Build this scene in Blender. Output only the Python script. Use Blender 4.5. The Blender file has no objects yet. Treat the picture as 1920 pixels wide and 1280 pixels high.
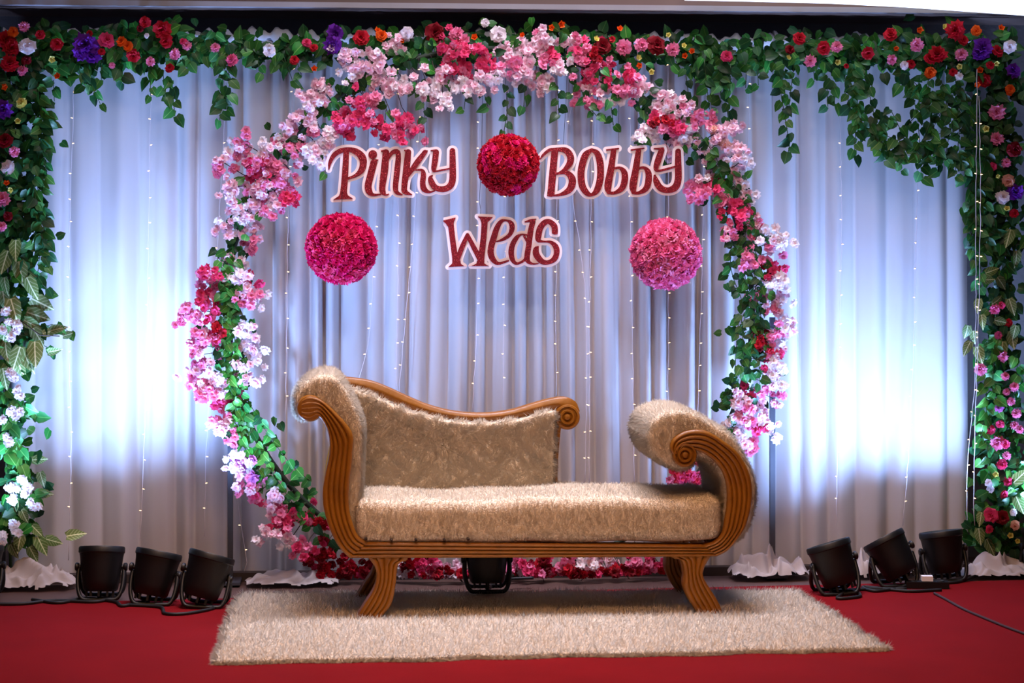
import bpy, bmesh, math, random
import numpy as np
from mathutils import Vector, Matrix, noise as mnoise

SC = bpy.context.scene
COL = SC.collection

# ------------------------------------------------------------------ camera
FPX = 3905.0                                   # focal length in pixels of the 1920 px frame
TH = math.radians(4.53)                        # the photographer stands left of centre, turned right
CAM = Vector((-8.5 * math.tan(TH), -8.5, 1.507))
HOR = 470.0                                    # horizon row
cam_d = bpy.data.cameras.new('camera')
cam = bpy.data.objects.new('camera', cam_d); COL.objects.link(cam)
cam.location = CAM
cam.rotation_euler = (math.pi / 2, 0, -TH)
cam_d.sensor_width = 36.0
cam_d.lens = FPX / 1920.0 * 36.0
cam_d.shift_y = -(640.0 - HOR) / 1920.0
cam_d.clip_end = 100
cam_d.dof.use_dof = True; cam_d.dof.focus_distance = 9.4; cam_d.dof.aperture_fstop = 3.5
SC.camera = cam

# ------------------------------------------------------------------ world, hall lights, exposure
SC.view_settings.view_transform = 'Standard'
SC.view_settings.look = 'None'
SC.view_settings.gamma = 1.0
SC.view_settings.use_curve_mapping = False
SC.view_settings.exposure = 0.08
w = bpy.data.worlds.new('hall_ambient'); SC.world = w; w.use_nodes = True
w.node_tree.nodes['Background'].inputs[0].default_value = (0.62, 0.52, 0.85, 1)
w.node_tree.nodes['Background'].inputs[1].default_value = 0.032

def area(name, loc, target, size, energy, color, size_y=None):
    d = bpy.data.lights.new(name, 'AREA'); d.energy = energy; d.color = color
    d.shape = 'RECTANGLE'; d.size = size; d.size_y = size_y or size
    o = bpy.data.objects.new(name, d); COL.objects.link(o); o.location = loc
    o.rotation_euler = (Vector(target) - Vector(loc)).to_track_quat('-Z', 'Y').to_euler()
    return o
# warm hall chandeliers behind the photographer, cool ceiling downlights above the stage front
area('hall_warm_light', (-0.8, -7.0, 4.0), (0, 0.0, 0.3), 3.0, 26, (1.0, 0.57, 0.31), 1.2)
hd = area('hall_down_light', (-0.2, -2.9, 4.6), (0, -0.9, 0), 3.4, 42, (1.0, 0.53, 0.27), 0.8); hd.data.spread = math.radians(80)
sd = area('stage_down_light', (0.1, 0.15, 4.4), (0.05, 0.3, 0.4), 2.8, 52, (0.88, 0.83, 1.0), 0.5); sd.data.spread = math.radians(70)
wash = area('added_wash_light', (0.0, -3.2, 3.6), (0, 0.9, 2.3), 3.2, 7, (1.0, 0.93, 0.97), 0.3); wash.data.spread = math.radians(60)  # unseen neutral wash, added to brighten the flowers along the top
SPOT_COLOR = (0.30, 0.50, 1.0)
SPOT_ENERGY = 170.0

# ------------------------------------------------------------------ helpers
FWD = Vector((math.sin(TH), math.cos(TH), 0)); RGT = Vector((math.cos(TH), -math.sin(TH), 0)); UP = Vector((0, 0, 1))
def ray(u, v): return FWD + RGT * ((u - 960) / FPX) + UP * ((HOR - v) / FPX)
def P(u, v, y):                                # point of the plane Y = y seen at photo position (u, v)
    d = ray(u, v); return CAM + d * ((y - CAM.y) / d.y)
def G(u, v, z=0.0):                            # point of the level z seen at (u, v)
    d = ray(u, v); return CAM + d * ((z - CAM.z) / d.z)
def pxm(y, u=960):                             # metres of one pixel at the plane Y = y
    return ((P(u, 500, y) - CAM).dot(FWD)) / FPX

def srgb(r, g, b):
    f = lambda c: (c / 255) / 12.92 if c / 255 <= 0.04045 else (((c / 255) + 0.055) / 1.055) ** 2.4
    return (f(r), f(g), f(b), 1)

def empty(name, loc, label, cat, group=None):
    o = bpy.data.objects.new(name, None); COL.objects.link(o); o.location = loc; o.empty_display_size = 0.1
    o['label'] = label; o['category'] = cat
    if group: o['group'] = group
    return o
def tag(o, label, cat, group=None):
    o['label'] = label; o['category'] = cat
    if group: o['group'] = group
    return o
def link(name, me, parent=None, mat=None, kind=None, loc=None):
    o = bpy.data.objects.new(name, me); COL.objects.link(o)
    if parent: o.parent = parent
    if mat is not None:
        me.materials.clear()
        for m in (mat if isinstance(mat, (list, tuple)) else [mat]): me.materials.append(m)
    if kind: o['kind'] = kind
    if loc is not None: o.location = loc
    return o

class MB:
    """collects vertices and faces of one mesh"""
    def __init__(s, off=(0, 0, 0)): s.v = []; s.f = []; s.off = Vector(off)
    def add(s, vs, fs):
        b = len(s.v); s.v += [Vector(p) - s.off for p in vs]; s.f += [tuple(b + i for i in f) for f in fs]; return s
    def box(s, c, d, M=None):
        c = Vector(c); vs = []
        for i in (-1, 1):
            for j in (-1, 1):
                for k in (-1, 1):
                    q = Vector((i * d[0] / 2, j * d[1] / 2, k * d[2] / 2))
                    vs.append(c + (M @ q if M else q))
        return s.add(vs, [(0, 1, 3, 2), (4, 6, 7, 5), (0, 4, 5, 1), (2, 3, 7, 6), (0, 2, 6, 4), (1, 5, 7, 3)])
    def tube(s, pts, r, n=6, closed=False, r_end=None, cap=True):
        pts = [Vector(p) for p in pts]; m = len(pts); vs = []; fs = []
        ref = None
        for i, p in enumerate(pts):
            if closed: t = pts[(i + 1) % m] - pts[i - 1]
            else: t = pts[min(i + 1, m - 1)] - pts[max(i - 1, 0)]
            t = t.normalized() if t.length > 1e-9 else Vector((0, 0, 1))
            if ref is None: ref = t.orthogonal().normalized()
            ref = (ref - t * ref.dot(t));  ref = ref.normalized() if ref.length > 1e-6 else t.orthogonal().normalized()
            b = t.cross(ref); rr = r if r_end is None else r + (r_end - r) * i / max(1, m - 1)
            for k in range(n):
                a = 2 * math.pi * k / n
                vs.append(p + ref * (math.cos(a) * rr) + b * (math.sin(a) * rr))
        for i in range(m if closed else m - 1):
            for k in range(n):
                a, c = i * n + k, i * n + (k + 1) % n; d, e = ((i + 1) % m) * n + (k + 1) % n, ((i + 1) % m) * n + k
                fs.append((a, c, d, e))
        if not closed and cap: fs.append(tuple(reversed(range(n)))); fs.append(tuple((m - 1) * n + k for k in range(n)))
        return s.add(vs, fs)
    def lathe(s, prof, M=None, n=24, cap0=True, cap1=True):
        vs = []; fs = []; m = len(prof)
        for r, z in prof:
            for k in range(n):
                a = 2 * math.pi * k / n; q = Vector((r * math.cos(a), r * math.sin(a), z)); vs.append(M @ q if M else q)
        for i in range(m - 1):
            for k in range(n):
                fs.append((i * n + k, i * n + (k + 1) % n, (i + 1) * n + (k + 1) % n, (i + 1) * n + k))
        if cap0: fs.append(tuple(reversed(range(n))))
        if cap1: fs.append(tuple((m - 1) * n + k for k in range(n)))
        return s.add(vs, fs)
    def mesh(s, name, smooth=True):
        me = bpy.data.meshes.new(name); me.from_pydata([tuple(p) for p in s.v], [], s.f)
        if smooth: me.polygons.foreach_set('use_smooth', [True] * len(me.polygons))
        me.update(); return me

def soften(me, ang=40):
    try: me.set_sharp_from_angle(angle=math.radians(ang))
    except Exception: pass
    return me

def spline(pts, n):                            # smooth resampling (Catmull-Rom, even arc length) of 2-D or 3-D points
    p = np.array([tuple(q) for q in pts], float)
    if len(p) == 2: return p[0] + (p[1] - p[0]) * np.linspace(0, 1, n)[:, None]
    ext = np.vstack([2 * p[0] - p[1], p, 2 * p[-1] - p[-2]]); out = []
    for i in range(1, len(ext) - 2):
        t = np.linspace(0, 1, 14, endpoint=False)[:, None]; a, b, c, d = ext[i - 1], ext[i], ext[i + 1], ext[i + 2]
        out.append(0.5 * (2 * b + (c - a) * t + (2 * a - 5 * b + 4 * c - d) * t ** 2 + (3 * b - a - 3 * c + d) * t ** 3))
    q = np.vstack(out + [p[-1:]]); L = np.r_[0, np.cumsum(np.linalg.norm(np.diff(q, axis=0), axis=1))]
    s = np.linspace(0, L[-1], n)
    return np.stack([np.interp(s, L, q[:, k]) for k in range(q.shape[1])], 1)

# ------------------------------------------------------------------ materials
def new_mat(name):
    m = bpy.data.materials.new(name); m.use_nodes = True; nt = m.node_tree
    return m, nt, nt.nodes, nt.links, nt.nodes['Principled BSDF']
def mat(name, c, rough=0.6, metal=0.0, var=0.0, scale=20.0, bump=0.0, bscale=60.0, c2=None, spec=0.5):
    m, nt, N, L, b = new_mat(name)
    b.inputs['Roughness'].default_value = rough; b.inputs['Metallic'].default_value = metal
    b.inputs['Specular IOR Level'].default_value = spec
    tc = N.new('ShaderNodeTexCoord')
    no = N.new('ShaderNodeTexNoise'); no.inputs['Scale'].default_value = scale; no.inputs['Detail'].default_value = 4
    L.new(tc.outputs['Object'], no.inputs['Vector'])
    mx = N.new('ShaderNodeMix'); mx.data_type = 'RGBA'
    mx.inputs['A'].default_value = c
    mx.inputs['B'].default_value = c2 or tuple(x * (1 - var) for x in c[:3]) + (1,)
    L.new(no.outputs['Fac'], mx.inputs['Factor']); L.new(mx.outputs['Result'], b.inputs['Base Color'])
    if bump:
        n2 = N.new('ShaderNodeTexNoise'); n2.inputs['Scale'].default_value = bscale; n2.inputs['Detail'].default_value = 3
        L.new(tc.outputs['Object'], n2.inputs['Vector'])
        bp = N.new('ShaderNodeBump'); bp.inputs['Strength'].default_value = bump; bp.inputs['Distance'].default_value = 0.01
        L.new(n2.outputs['Fac'], bp.inputs['Height']); L.new(bp.outputs['Normal'], b.inputs['Normal'])
    return m
def mat_translucent(name, c, tr=0.25, var=0.12, scale=8, rough=0.8, rnd=0.0, uvgrad=None):
    """cloth, petals and leaves: reflecting and letting some light through"""
    m, nt, N, L, b = new_mat(name); b.inputs['Roughness'].default_value = rough
    b.inputs['Specular IOR Level'].default_value = 0.25
    tc = N.new('ShaderNodeTexCoord'); no = N.new('ShaderNodeTexNoise'); no.inputs['Scale'].default_value = scale
    L.new(tc.outputs['Object'], no.inputs['Vector'])
    mx = N.new('ShaderNodeMix'); mx.data_type = 'RGBA'; mx.inputs['A'].default_value = c
    mx.inputs['B'].default_value = tuple(x * (1 - var) for x in c[:3]) + (1,)
    L.new(no.outputs['Fac'], mx.inputs['Factor']); col = mx.outputs['Result']
    if uvgrad:
        uv = N.new('ShaderNodeUVMap'); sp = N.new('ShaderNodeSeparateXYZ'); L.new(uv.outputs['UV'], sp.inputs['Vector'])
        g = N.new('ShaderNodeMix'); g.data_type = 'RGBA'; g.inputs['A'].default_value = uvgrad
        mr0 = N.new('ShaderNodeMapRange'); mr0.inputs['From Max'].default_value = 0.55; L.new(sp.outputs['Y'], mr0.inputs['Value']); L.new(mr0.outputs['Result'], g.inputs['Factor']); L.new(col, g.inputs['B']); col = g.outputs['Result']
    if rnd:
        oi = N.new('ShaderNodeObjectInfo'); ge = N.new('ShaderNodeNewGeometry')
        ad = N.new('ShaderNodeMath'); ad.operation = 'ADD'; L.new(oi.outputs['Random'], ad.inputs[0]); L.new(ge.outputs['Random Per Island'], ad.inputs[1])
        fr = N.new('ShaderNodeMath'); fr.operation = 'FRACT'; L.new(ad.outputs[0], fr.inputs[0])
        mr = N.new('ShaderNodeMapRange'); mr.inputs['To Min'].default_value = 1 - rnd; mr.inputs['To Max'].default_value = 1 + rnd
        L.new(fr.outputs[0], mr.inputs['Value'])
        hs = N.new('ShaderNodeHueSaturation'); L.new(mr.outputs['Result'], hs.inputs['Value']); L.new(col, hs.inputs['Color']); col = hs.outputs['Color']
    L.new(col, b.inputs['Base Color'])
    t = N.new('ShaderNodeBsdfTranslucent'); L.new(col, t.inputs['Color'])
    ms = N.new('ShaderNodeMixShader'); ms.inputs['Fac'].default_value = tr
    L.new(b.outputs[0], ms.inputs[1]); L.new(t.outputs[0], ms.inputs[2]); L.new(ms.outputs[0], N['Material Output'].inputs['Surface'])
    return m
def mat_leaf(name, c, vein, vein_w=0.06, rough=0.42, side=0.0):
    """leaf green with a pale midrib and side veins drawn along the leaf's own UV, varied leaf by leaf"""
    m, nt, N, L, b = new_mat(name); b.inputs['Roughness'].default_value = rough; b.inputs['Specular IOR Level'].default_value = 0.4
    uv = N.new('ShaderNodeUVMap'); sp = N.new('ShaderNodeSeparateXYZ'); L.new(uv.outputs['UV'], sp.inputs['Vector'])
    def math_(op, a, bb=None):
        n = N.new('ShaderNodeMath'); n.operation = op
        for i, x in enumerate((a, bb)):
            if x is None: continue
            if isinstance(x, (int, float)): n.inputs[i].default_value = x
            else: L.new(x, n.inputs[i])
        return n.outputs[0]
    ax = math_('ABSOLUTE', math_('SUBTRACT', sp.outputs['X'], 0.5))
    mid = math_('LESS_THAN', ax, vein_w * 0.5)
    sv = math_('FRACT', math_('MULTIPLY', math_('SUBTRACT', sp.outputs['Y'], math_('MULTIPLY', ax, 0.7)), 6.0))
    sidev = math_('MULTIPLY', math_('LESS_THAN', sv, 0.22), side)
    fac = math_('MAXIMUM', mid, sidev)
    oi = N.new('ShaderNodeObjectInfo'); ge = N.new('ShaderNodeNewGeometry')
    fr = math_('FRACT', math_('ADD', oi.outputs['Random'], ge.outputs['Random Per Island']))
    mr = N.new('ShaderNodeMapRange'); mr.inputs['To Min'].default_value = 0.6; mr.inputs['To Max'].default_value = 1.9; L.new(fr, mr.inputs['Value'])
    mx = N.new('ShaderNodeMix'); mx.data_type = 'RGBA'; mx.inputs['A'].default_value = c; mx.inputs['B'].default_value = vein
    L.new(fac, mx.inputs['Factor'])
    hs = N.new('ShaderNodeHueSaturation'); L.new(mx.outputs['Result'], hs.inputs['Color']); L.new(mr.outputs['Result'], hs.inputs['Value'])
    h2 = N.new('ShaderNodeMapRange'); h2.inputs['To Min'].default_value = 0.475; h2.inputs['To Max'].default_value = 0.53
    L.new(math_('FRACT', math_('MULTIPLY', fr, 7.3)), h2.inputs['Value']); L.new(h2.outputs['Result'], hs.inputs['Hue'])
    L.new(hs.outputs['Color'], b.inputs['Base Color'])
    t = N.new('ShaderNodeBsdfTranslucent'); L.new(hs.outputs['Color'], t.inputs['Color'])
    ms = N.new('ShaderNodeMixShader'); ms.inputs['Fac'].default_value = 0.2
    L.new(b.outputs[0], ms.inputs[1]); L.new(t.outputs[0], ms.inputs[2]); L.new(ms.outputs[0], N['Material Output'].inputs['Surface'])
    return m
def mat_fur(name, c, var=0.25):
    """fur strands shaded by the direction of the skin they grow from (mesh attribute), like a real pile"""
    m, nt, N, L, b = new_mat(name); N.remove(b)
    at = N.new('ShaderNodeAttribute'); at.attribute_name = 'skin_normal'
    ge = N.new('ShaderNodeNewGeometry')
    mx = N.new('ShaderNodeMix'); mx.data_type = 'RGBA'; mx.inputs['A'].default_value = c
    mx.inputs['B'].default_value = tuple(x * (1 - var) for x in c[:3]) + (1,); L.new(ge.outputs['Random Per Island'], mx.inputs['Factor'])
    d = N.new('ShaderNodeBsdfDiffuse'); L.new(mx.outputs['Result'], d.inputs['Color']); L.new(at.outputs['Vector'], d.inputs['Normal'])
    t = N.new('ShaderNodeBsdfTranslucent'); L.new(mx.outputs['Result'], t.inputs['Color'])
    ms = N.new('ShaderNodeMixShader'); ms.inputs['Fac'].default_value = 0.3
    L.new(d.outputs[0], ms.inputs[1]); L.new(t.outputs[0], ms.inputs[2]); L.new(ms.outputs[0], N['Material Output'].inputs['Surface'])
    return m
def mat_emit(name, c, strength, sample=True):
    m, nt, N, L, b = new_mat(name)
    b.inputs['Base Color'].default_value = c; b.inputs['Emission Color'].default_value = c; b.inputs['Emission Strength'].default_value = strength
    if not sample: m.cycles.emission_sampling = 'NONE'
    return m
def mat_glitter(name, c):
    m, nt, N, L, b = new_mat(name); b.inputs['Roughness'].default_value = 0.5; b.inputs['Specular IOR Level'].default_value = 0.25
    tc = N.new('ShaderNodeTexCoord'); vo = N.new('ShaderNodeTexVoronoi'); vo.inputs['Scale'].default_value = 420
    L.new(tc.outputs['Object'], vo.inputs['Vector'])
    sp = N.new('ShaderNodeSeparateColor'); L.new(vo.outputs['Color'], sp.inputs['Color'])
    cr = N.new('ShaderNodeValToRGB'); e = cr.color_ramp.elements
    e[0].position = 0.0; e[0].color = tuple(x * 0.55 for x in c[:3]) + (1,); e[1].position = 0.93; e[1].color = c
    k = e.new(0.975); k.color = srgb(225, 90, 95)
    L.new(sp.outputs[0], cr.inputs['Fac']); L.new(cr.outputs['Color'], b.inputs['Base Color'])
    vm = N.new('ShaderNodeVectorMath'); vm.operation = 'SUBTRACT'; L.new(vo.outputs['Color'], vm.inputs[0]); vm.inputs[1].default_value = (0.5, 0.5, 0.5)
    sc = N.new('ShaderNodeVectorMath'); sc.operation = 'SCALE'; L.new(vm.outputs[0], sc.inputs[0]); sc.inputs['Scale'].default_value = 0.5
    ge = N.new('ShaderNodeNewGeometry'); ad = N.new('ShaderNodeVectorMath'); L.new(ge.outputs['Normal'], ad.inputs[0]); L.new(sc.outputs[0], ad.inputs[1])
    nm = N.new('ShaderNodeVectorMath'); nm.operation = 'NORMALIZE'; L.new(ad.outputs[0], nm.inputs[0]); L.new(nm.outputs[0], b.inputs['Normal'])
    return m

M_CARPET = mat('red_carpet', srgb(140, 19, 27), 0.95, var=0.3, scale=3.0, bump=0.5, bscale=900, spec=0.1)
M_FLOOR = mat('brown_floor', srgb(92, 66, 58), 0.5, var=0.4, scale=6)
M_WALL = mat('charcoal_wall', srgb(112, 104, 104), 0.9, var=0.4, scale=5, bump=0.3, bscale=40)
M_BEAM = mat('brown_beam', srgb(104, 80, 72), 0.6, var=0.3, scale=4)
M_LIP = mat('pale_lip', srgb(150, 146, 152), 0.5, var=0.2, scale=9)
M_WHITE = mat('white_paint', srgb(246, 246, 250), 0.7, var=0.05)
M_CURTAIN = mat_translucent('white_sheer_cloth', (0.66, 0.65, 0.69, 1), 0.12, 0.05, 3)
M_CLOTH = mat_translucent('white_loose_cloth', (0.56, 0.49, 0.47, 1), 0.1, 0.25, 6)
M_STEEL = mat('dull_steel', srgb(88, 90, 100), 0.45, 0.6, var=0.4, scale=12)
M_BLACK = mat('black_lamp_body', srgb(6, 6, 7), 0.5, 0.0, var=0.4, scale=30)
M_RUBBER = mat('black_rubber', srgb(16, 16, 18), 0.6, var=0.3)
M_WOOD = mat('gold_painted_wood', srgb(152, 96, 14), 0.40, 0.0, var=0.35, scale=14, c2=srgb(110, 64, 6), bump=0.15, bscale=50)
M_FURBASE = mat('cream_pile_base', srgb(242, 228, 206), 0.95, var=0.15, scale=30, bump=0.6, bscale=150, spec=0.1)
M_FUR = mat_fur('cream_fur', srgb(247, 230, 204), 0.12)
M_RUGFUR = mat_fur('ivory_rug_fur', srgb(248, 234, 214), 0.12)
M_NAIL = mat('dark_nail', srgb(50, 30, 18), 0.4, 0.6, var=0.2)
M_GLITTER = mat_glitter('crimson_glitter', srgb(136, 8, 26))
M_FOAM = mat('white_foam_board', srgb(250, 236, 240), 0.8, var=0.03)
M_WIRE = mat('dark_wire', srgb(42, 40, 44), 0.6, var=0.2)
M_FAIRYWIRE = mat('clear_fairy_wire', srgb(232, 226, 236), 0.4, var=0.1)
M_BULB = mat_emit('fairy_bulb_glow', (1.0, 0.62, 0.32, 1), 3.0, False)
M_LENS = mat_emit('lamp_lens_glow', (0.6, 0.75, 1.0, 1), 6.0, False)
M_STEM = mat('green_stem', srgb(52, 84, 36), 0.6, var=0.4, scale=40)
M_TWIG = mat('dark_twig', srgb(58, 40, 34), 0.7, var=0.3, scale=40)
M_IVY = mat_leaf('ivy_leaf', srgb(40, 98, 38), srgb(92, 136, 66), 0.05)
M_IVYD = mat_leaf('dark_ivy_leaf', srgb(24, 68, 32), srgb(56, 98, 50), 0.05)
M_POTHOS = mat_leaf('bright_pothos_leaf', srgb(48, 112, 38), srgb(100, 150, 70), 0.06)
M_VARI = mat_leaf('variegated_leaf', srgb(92, 112, 58), srgb(196, 202, 158), 0.08, 0.5, side=0.35)

# ------------------------------------------------------------------ the setting
def struct(name, mb, m, smooth=False):
    o = link(name, mb.mesh(name, smooth), None, m); o['kind'] = 'structure'; return o
YC = 1.27                                     # curtain plane
ca, cb = G(0, 1131), G(1920, 1087)            # rear edge of the carpet
xa, xb = -7.0, 7.0
sl = (cb.y - ca.y) / (cb.x - ca.x); ya, yb = ca.y + (xa - ca.x) * sl, ca.y + (xb - ca.x) * sl
struct('floor', MB().box((0, -3.6, -0.06), (14, 10.6, 0.1)), M_FLOOR)
mbc = MB(); mbc.add([(xa, -8.8, 0), (xb, -8.8, 0), (xb, yb, 0), (xa, ya, 0), (xa, -8.8, -0.009), (xb, -8.8, -0.009), (xb, yb, -0.009), (xa, ya, -0.009)],
                    [(0, 1, 2, 3), (4, 7, 6, 5), (0, 4, 5, 1), (1, 5, 6, 2), (2, 6, 7, 3), (3, 7, 4, 0)])
carpet = link('red_carpet', mbc.mesh('red_carpet', False), None, M_CARPET)
tag(carpet, 'plain red carpet covering the stage floor in front of the lamps', 'carpet')
struct('wall_back', MB().box((0, 1.72, 1.65), (14, 0.2, 3.42)), M_WALL)
zb = P(960, 19, 1.0).z       # soffit above the backdrop
struct('trim_1', MB().box((0, 1.31, zb + 0.27), (14, 0.62, 0.5)), M_BEAM)
struct('trim_2', MB().box((0, 0.985, zb + 0.012), (14, 0.05, 0.024)), M_LIP)
# pale ceiling dropping into the upper right corner, emission added to whiten it
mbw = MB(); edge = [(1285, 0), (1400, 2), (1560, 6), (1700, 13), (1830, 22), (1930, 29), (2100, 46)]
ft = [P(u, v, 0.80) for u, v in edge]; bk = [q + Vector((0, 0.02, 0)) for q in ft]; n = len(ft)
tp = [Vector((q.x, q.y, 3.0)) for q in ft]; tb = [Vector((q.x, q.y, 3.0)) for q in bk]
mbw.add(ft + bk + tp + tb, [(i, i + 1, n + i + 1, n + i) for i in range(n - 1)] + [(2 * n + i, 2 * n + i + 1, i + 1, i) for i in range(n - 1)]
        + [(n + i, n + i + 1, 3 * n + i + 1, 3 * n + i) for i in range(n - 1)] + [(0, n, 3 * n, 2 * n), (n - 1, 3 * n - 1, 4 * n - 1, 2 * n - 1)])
cl = link('ceiling_panel', mbw.mesh('ceiling_panel', False), None, mat_emit('added_ceiling_glow', (0.93, 0.96, 1.0, 1), 1.1))
tag(cl, 'white ceiling panel with added glow in the upper right corner', 'ceiling panel')
# low dark strip along the foot of the backdrop
struct('trim_3', MB().box((0, YC - 0.12, 0.01), (5.4, 0.06, 0.04)), mat('dark_wood_strip', srgb(58, 46, 44), 0.6, var=0.3))

# ------------------------------------------------------------------ curtains
def curtain(u0, u1, label, seed, wmin, wmax, amp, extra=0.0):
    rg = random.Random(seed)
    x0, x1 = P(u0, 500, YC).x, P(u1, 500, YC).x
    ztop, zbot = P(960, 74, YC).z, 0.012
    edges = [x0]
    while edges[-1] < x1 - wmin: edges.append(edges[-1] + rg.uniform(wmin, wmax))
    edges[-1] = x1
    amps = [amp * rg.uniform(0.35, 1.25) for _ in edges]; ske = [rg.uniform(0.7, 1.6) for _ in edges]
    nx, nz = int((x1 - x0) / 0.0075), 46
    xs = np.linspace(x0, x1, nx); ed = np.array(edges)
    verts = []; ph = [rg.uniform(0, 6.28) for _ in range(6)]
    for j in range(nz + 1):
        h = j / nz; z = zbot + (ztop - zbot) * h
        drift = 0.018 * (1 - h) * np.sin(xs * 2.1 + ph[0]) + 0.010 * np.sin(xs * 5.3 + 2.2 * h + ph[1]) * (1 - h)
        q = np.clip(xs + drift, x0 + 1e-5, x1 - 1e-5)
        k = np.clip(np.searchsorted(ed, q) - 1, 0, len(ed) - 2)
        t = (q - ed[k]) / (ed[k + 1] - ed[k])
        A = np.array(amps)[k]; S = np.array(ske)[k]
        f = A * np.sin(math.pi * t ** S) ** 0.85
        f = f * (0.45 + 0.55 * min(1, (1 - h) * 2.2 + 0.15))
        f += 0.010 * np.sin(xs * 9 + ph[2]) + 0.006 * np.sin(xs * 23 + 3 * h + ph[3])
        if h > 0.9: f += (h - 0.9) * 10 * 0.006 * np.sin(xs * 150 + ph[4])
        f += 0.004 * np.sin(xs * 61 + 1.5 * h + ph[5])
        y = YC + 0.02 - f
        verts += [(float(a), float(b), z) for a, b in zip(xs, y)]
    faces = [(j * nx + i, j * nx + i + 1, (j + 1) * nx + i + 1, (j + 1) * nx + i) for j in range(nz) for i in range(nx - 1)]
    c = Vector(((x0 + x1) / 2, YC, 0)); e = empty('curtain', c, label, 'curtain', 'white backdrop curtains')
    mb = MB(c); mb.add(verts, faces); link('fabric', mb.mesh('curtain_fabric'), e, M_CURTAIN)
    # ruched heading over the rod
    mb = MB(c); m = int((x1 - x0) / 0.012); ns = 10; vs = []
    for i in range(m + 1):
        x = x0 + (x1 - x0) * i / m
        r = 0.026 + 0.011 * math.sin(x * 47 + ph[2]) + 0.008 * math.sin(x * 113 + ph[3]); zc = ztop + 0.008 * math.sin(x * 13 + ph[1])
        for k in range(ns):
            a = 2 * math.pi * k / ns; vs.append((x, YC - 0.012 + r * math.cos(a) * 0.9, zc + r * math.sin(a) * 1.1))
    mb.add(vs, [(i * ns + k, i * ns + (k + 1) % ns, (i + 1) * ns + (k + 1) % ns, (i + 1) * ns + k) for i in range(m) for k in range(ns)])
    link('heading', mb.mesh('curtain_heading'), e, M_CURTAIN)
    return e
curtain(8, 427, 'white curtain panel left of the flower hoop, lit blue-white by floor lamps', 3, 0.085, 0.24, 0.05)
curtain(424, 1452, 'white pleated curtain behind the flower hoop and the sofa', 8, 0.06, 0.135, 0.078)
curtain(1449, 1815, 'white curtain panel right of the flower hoop with a bright glow', 5, 0.06, 0.16, 0.048)

# top rod carrying the curtains
c = P(960, 74, YC); rod = link('curtain_rod', MB(c).tube([Vector((-2.6, YC, c.z)), Vector((2.5, YC, c.z))], 0.014, 10).mesh('curtain_rod'), None, M_STEEL, loc=c)
tag(rod, 'grey metal rod hidden in the heading at the top of the curtains', 'rod')

# ------------------------------------------------------------------ fur
def fur(parent, meshes, n, length, width, comb, spread, lift, seed, m, clump=0.0, zmin=None, up=0.0):
    rs = np.random.RandomState(seed); tris = []; 
    for me in meshes:
        me.calc_loop_triangles(); nv = len(me.vertices); co = np.empty(nv * 3); me.vertices.foreach_get('co', co); co = co.reshape(-1, 3)
        ti = np.empty(len(me.loop_triangles) * 3, int); me.loop_triangles.foreach_get('vertices', ti); tris.append(co[ti.reshape(-1, 3)])
    T = np.concatenate(tris); cr = np.cross(T[:, 1] - T[:, 0], T[:, 2] - T[:, 0]); ar = np.linalg.norm(cr, axis=1)
    k = rs.choice(len(T), n, p=ar / ar.sum()); a, b = rs.rand(n), rs.rand(n); fl = a + b > 1; a[fl], b[fl] = 1 - a[fl], 1 - b[fl]
    p = T[k, 0] + (T[k, 1] - T[k, 0]) * a[:, None] + (T[k, 2] - T[k, 0]) * b[:, None]
    nr = cr[k] / np.maximum(ar[k], 1e-12)[:, None]
    if zmin is not None:
        ok = nr[:, 2] > zmin; p, nr = p[ok], nr[ok]; n = len(p)
    d = nr * lift + np.array(comb)[None] + rs.normal(0, spread, (n, 3))
    if clump:
        ph = rs.rand(9) * 6
        d[:, 0] += clump * (np.sin(p[:, 0] * 43 + 5 * np.sin(p[:, 2] * 31 + ph[0]) + ph[1]) + np.sin(p[:, 2] * 57 + ph[2]))
        d[:, 2] += clump * (np.sin(p[:, 0] * 61 + ph[3] + 4 * np.sin(p[:, 2] * 23 + ph[4])))
    d /= np.linalg.norm(d, axis=1)[:, None]
    s = np.cross(d, rs.normal(0, 1, (n, 3))); s /= np.linalg.norm(s, axis=1)[:, None]
    ln = length * rs.uniform(0.55, 1.2, n)[:, None]
    V = np.stack([p - s * width / 2, p + s * width / 2, p + d * ln], 1).reshape(-1, 3)
    V[:, 2] = np.maximum(V[:, 2], 0.001)
    me = bpy.data.meshes.new('fur'); me.vertices.add(3 * n); me.vertices.foreach_set('co', V.ravel())
    me.loops.add(3 * n); me.loops.foreach_set('vertex_index', np.arange(3 * n)); me.polygons.add(n)
    me.polygons.foreach_set('loop_start', np.arange(0, 3 * n, 3))
    at = me.attributes.new('skin_normal', 'FLOAT_VECTOR', 'POINT'); nn = nr + 0.25 * d + np.array([0, 0, up]); nn /= np.linalg.norm(nn, axis=1)[:, None]
    at.data.foreach_set('vector', np.repeat(nn, 3, 0).ravel())
    me.update(calc_edges=True)
    return link('fur', me, parent, m, 'stuff')

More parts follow.
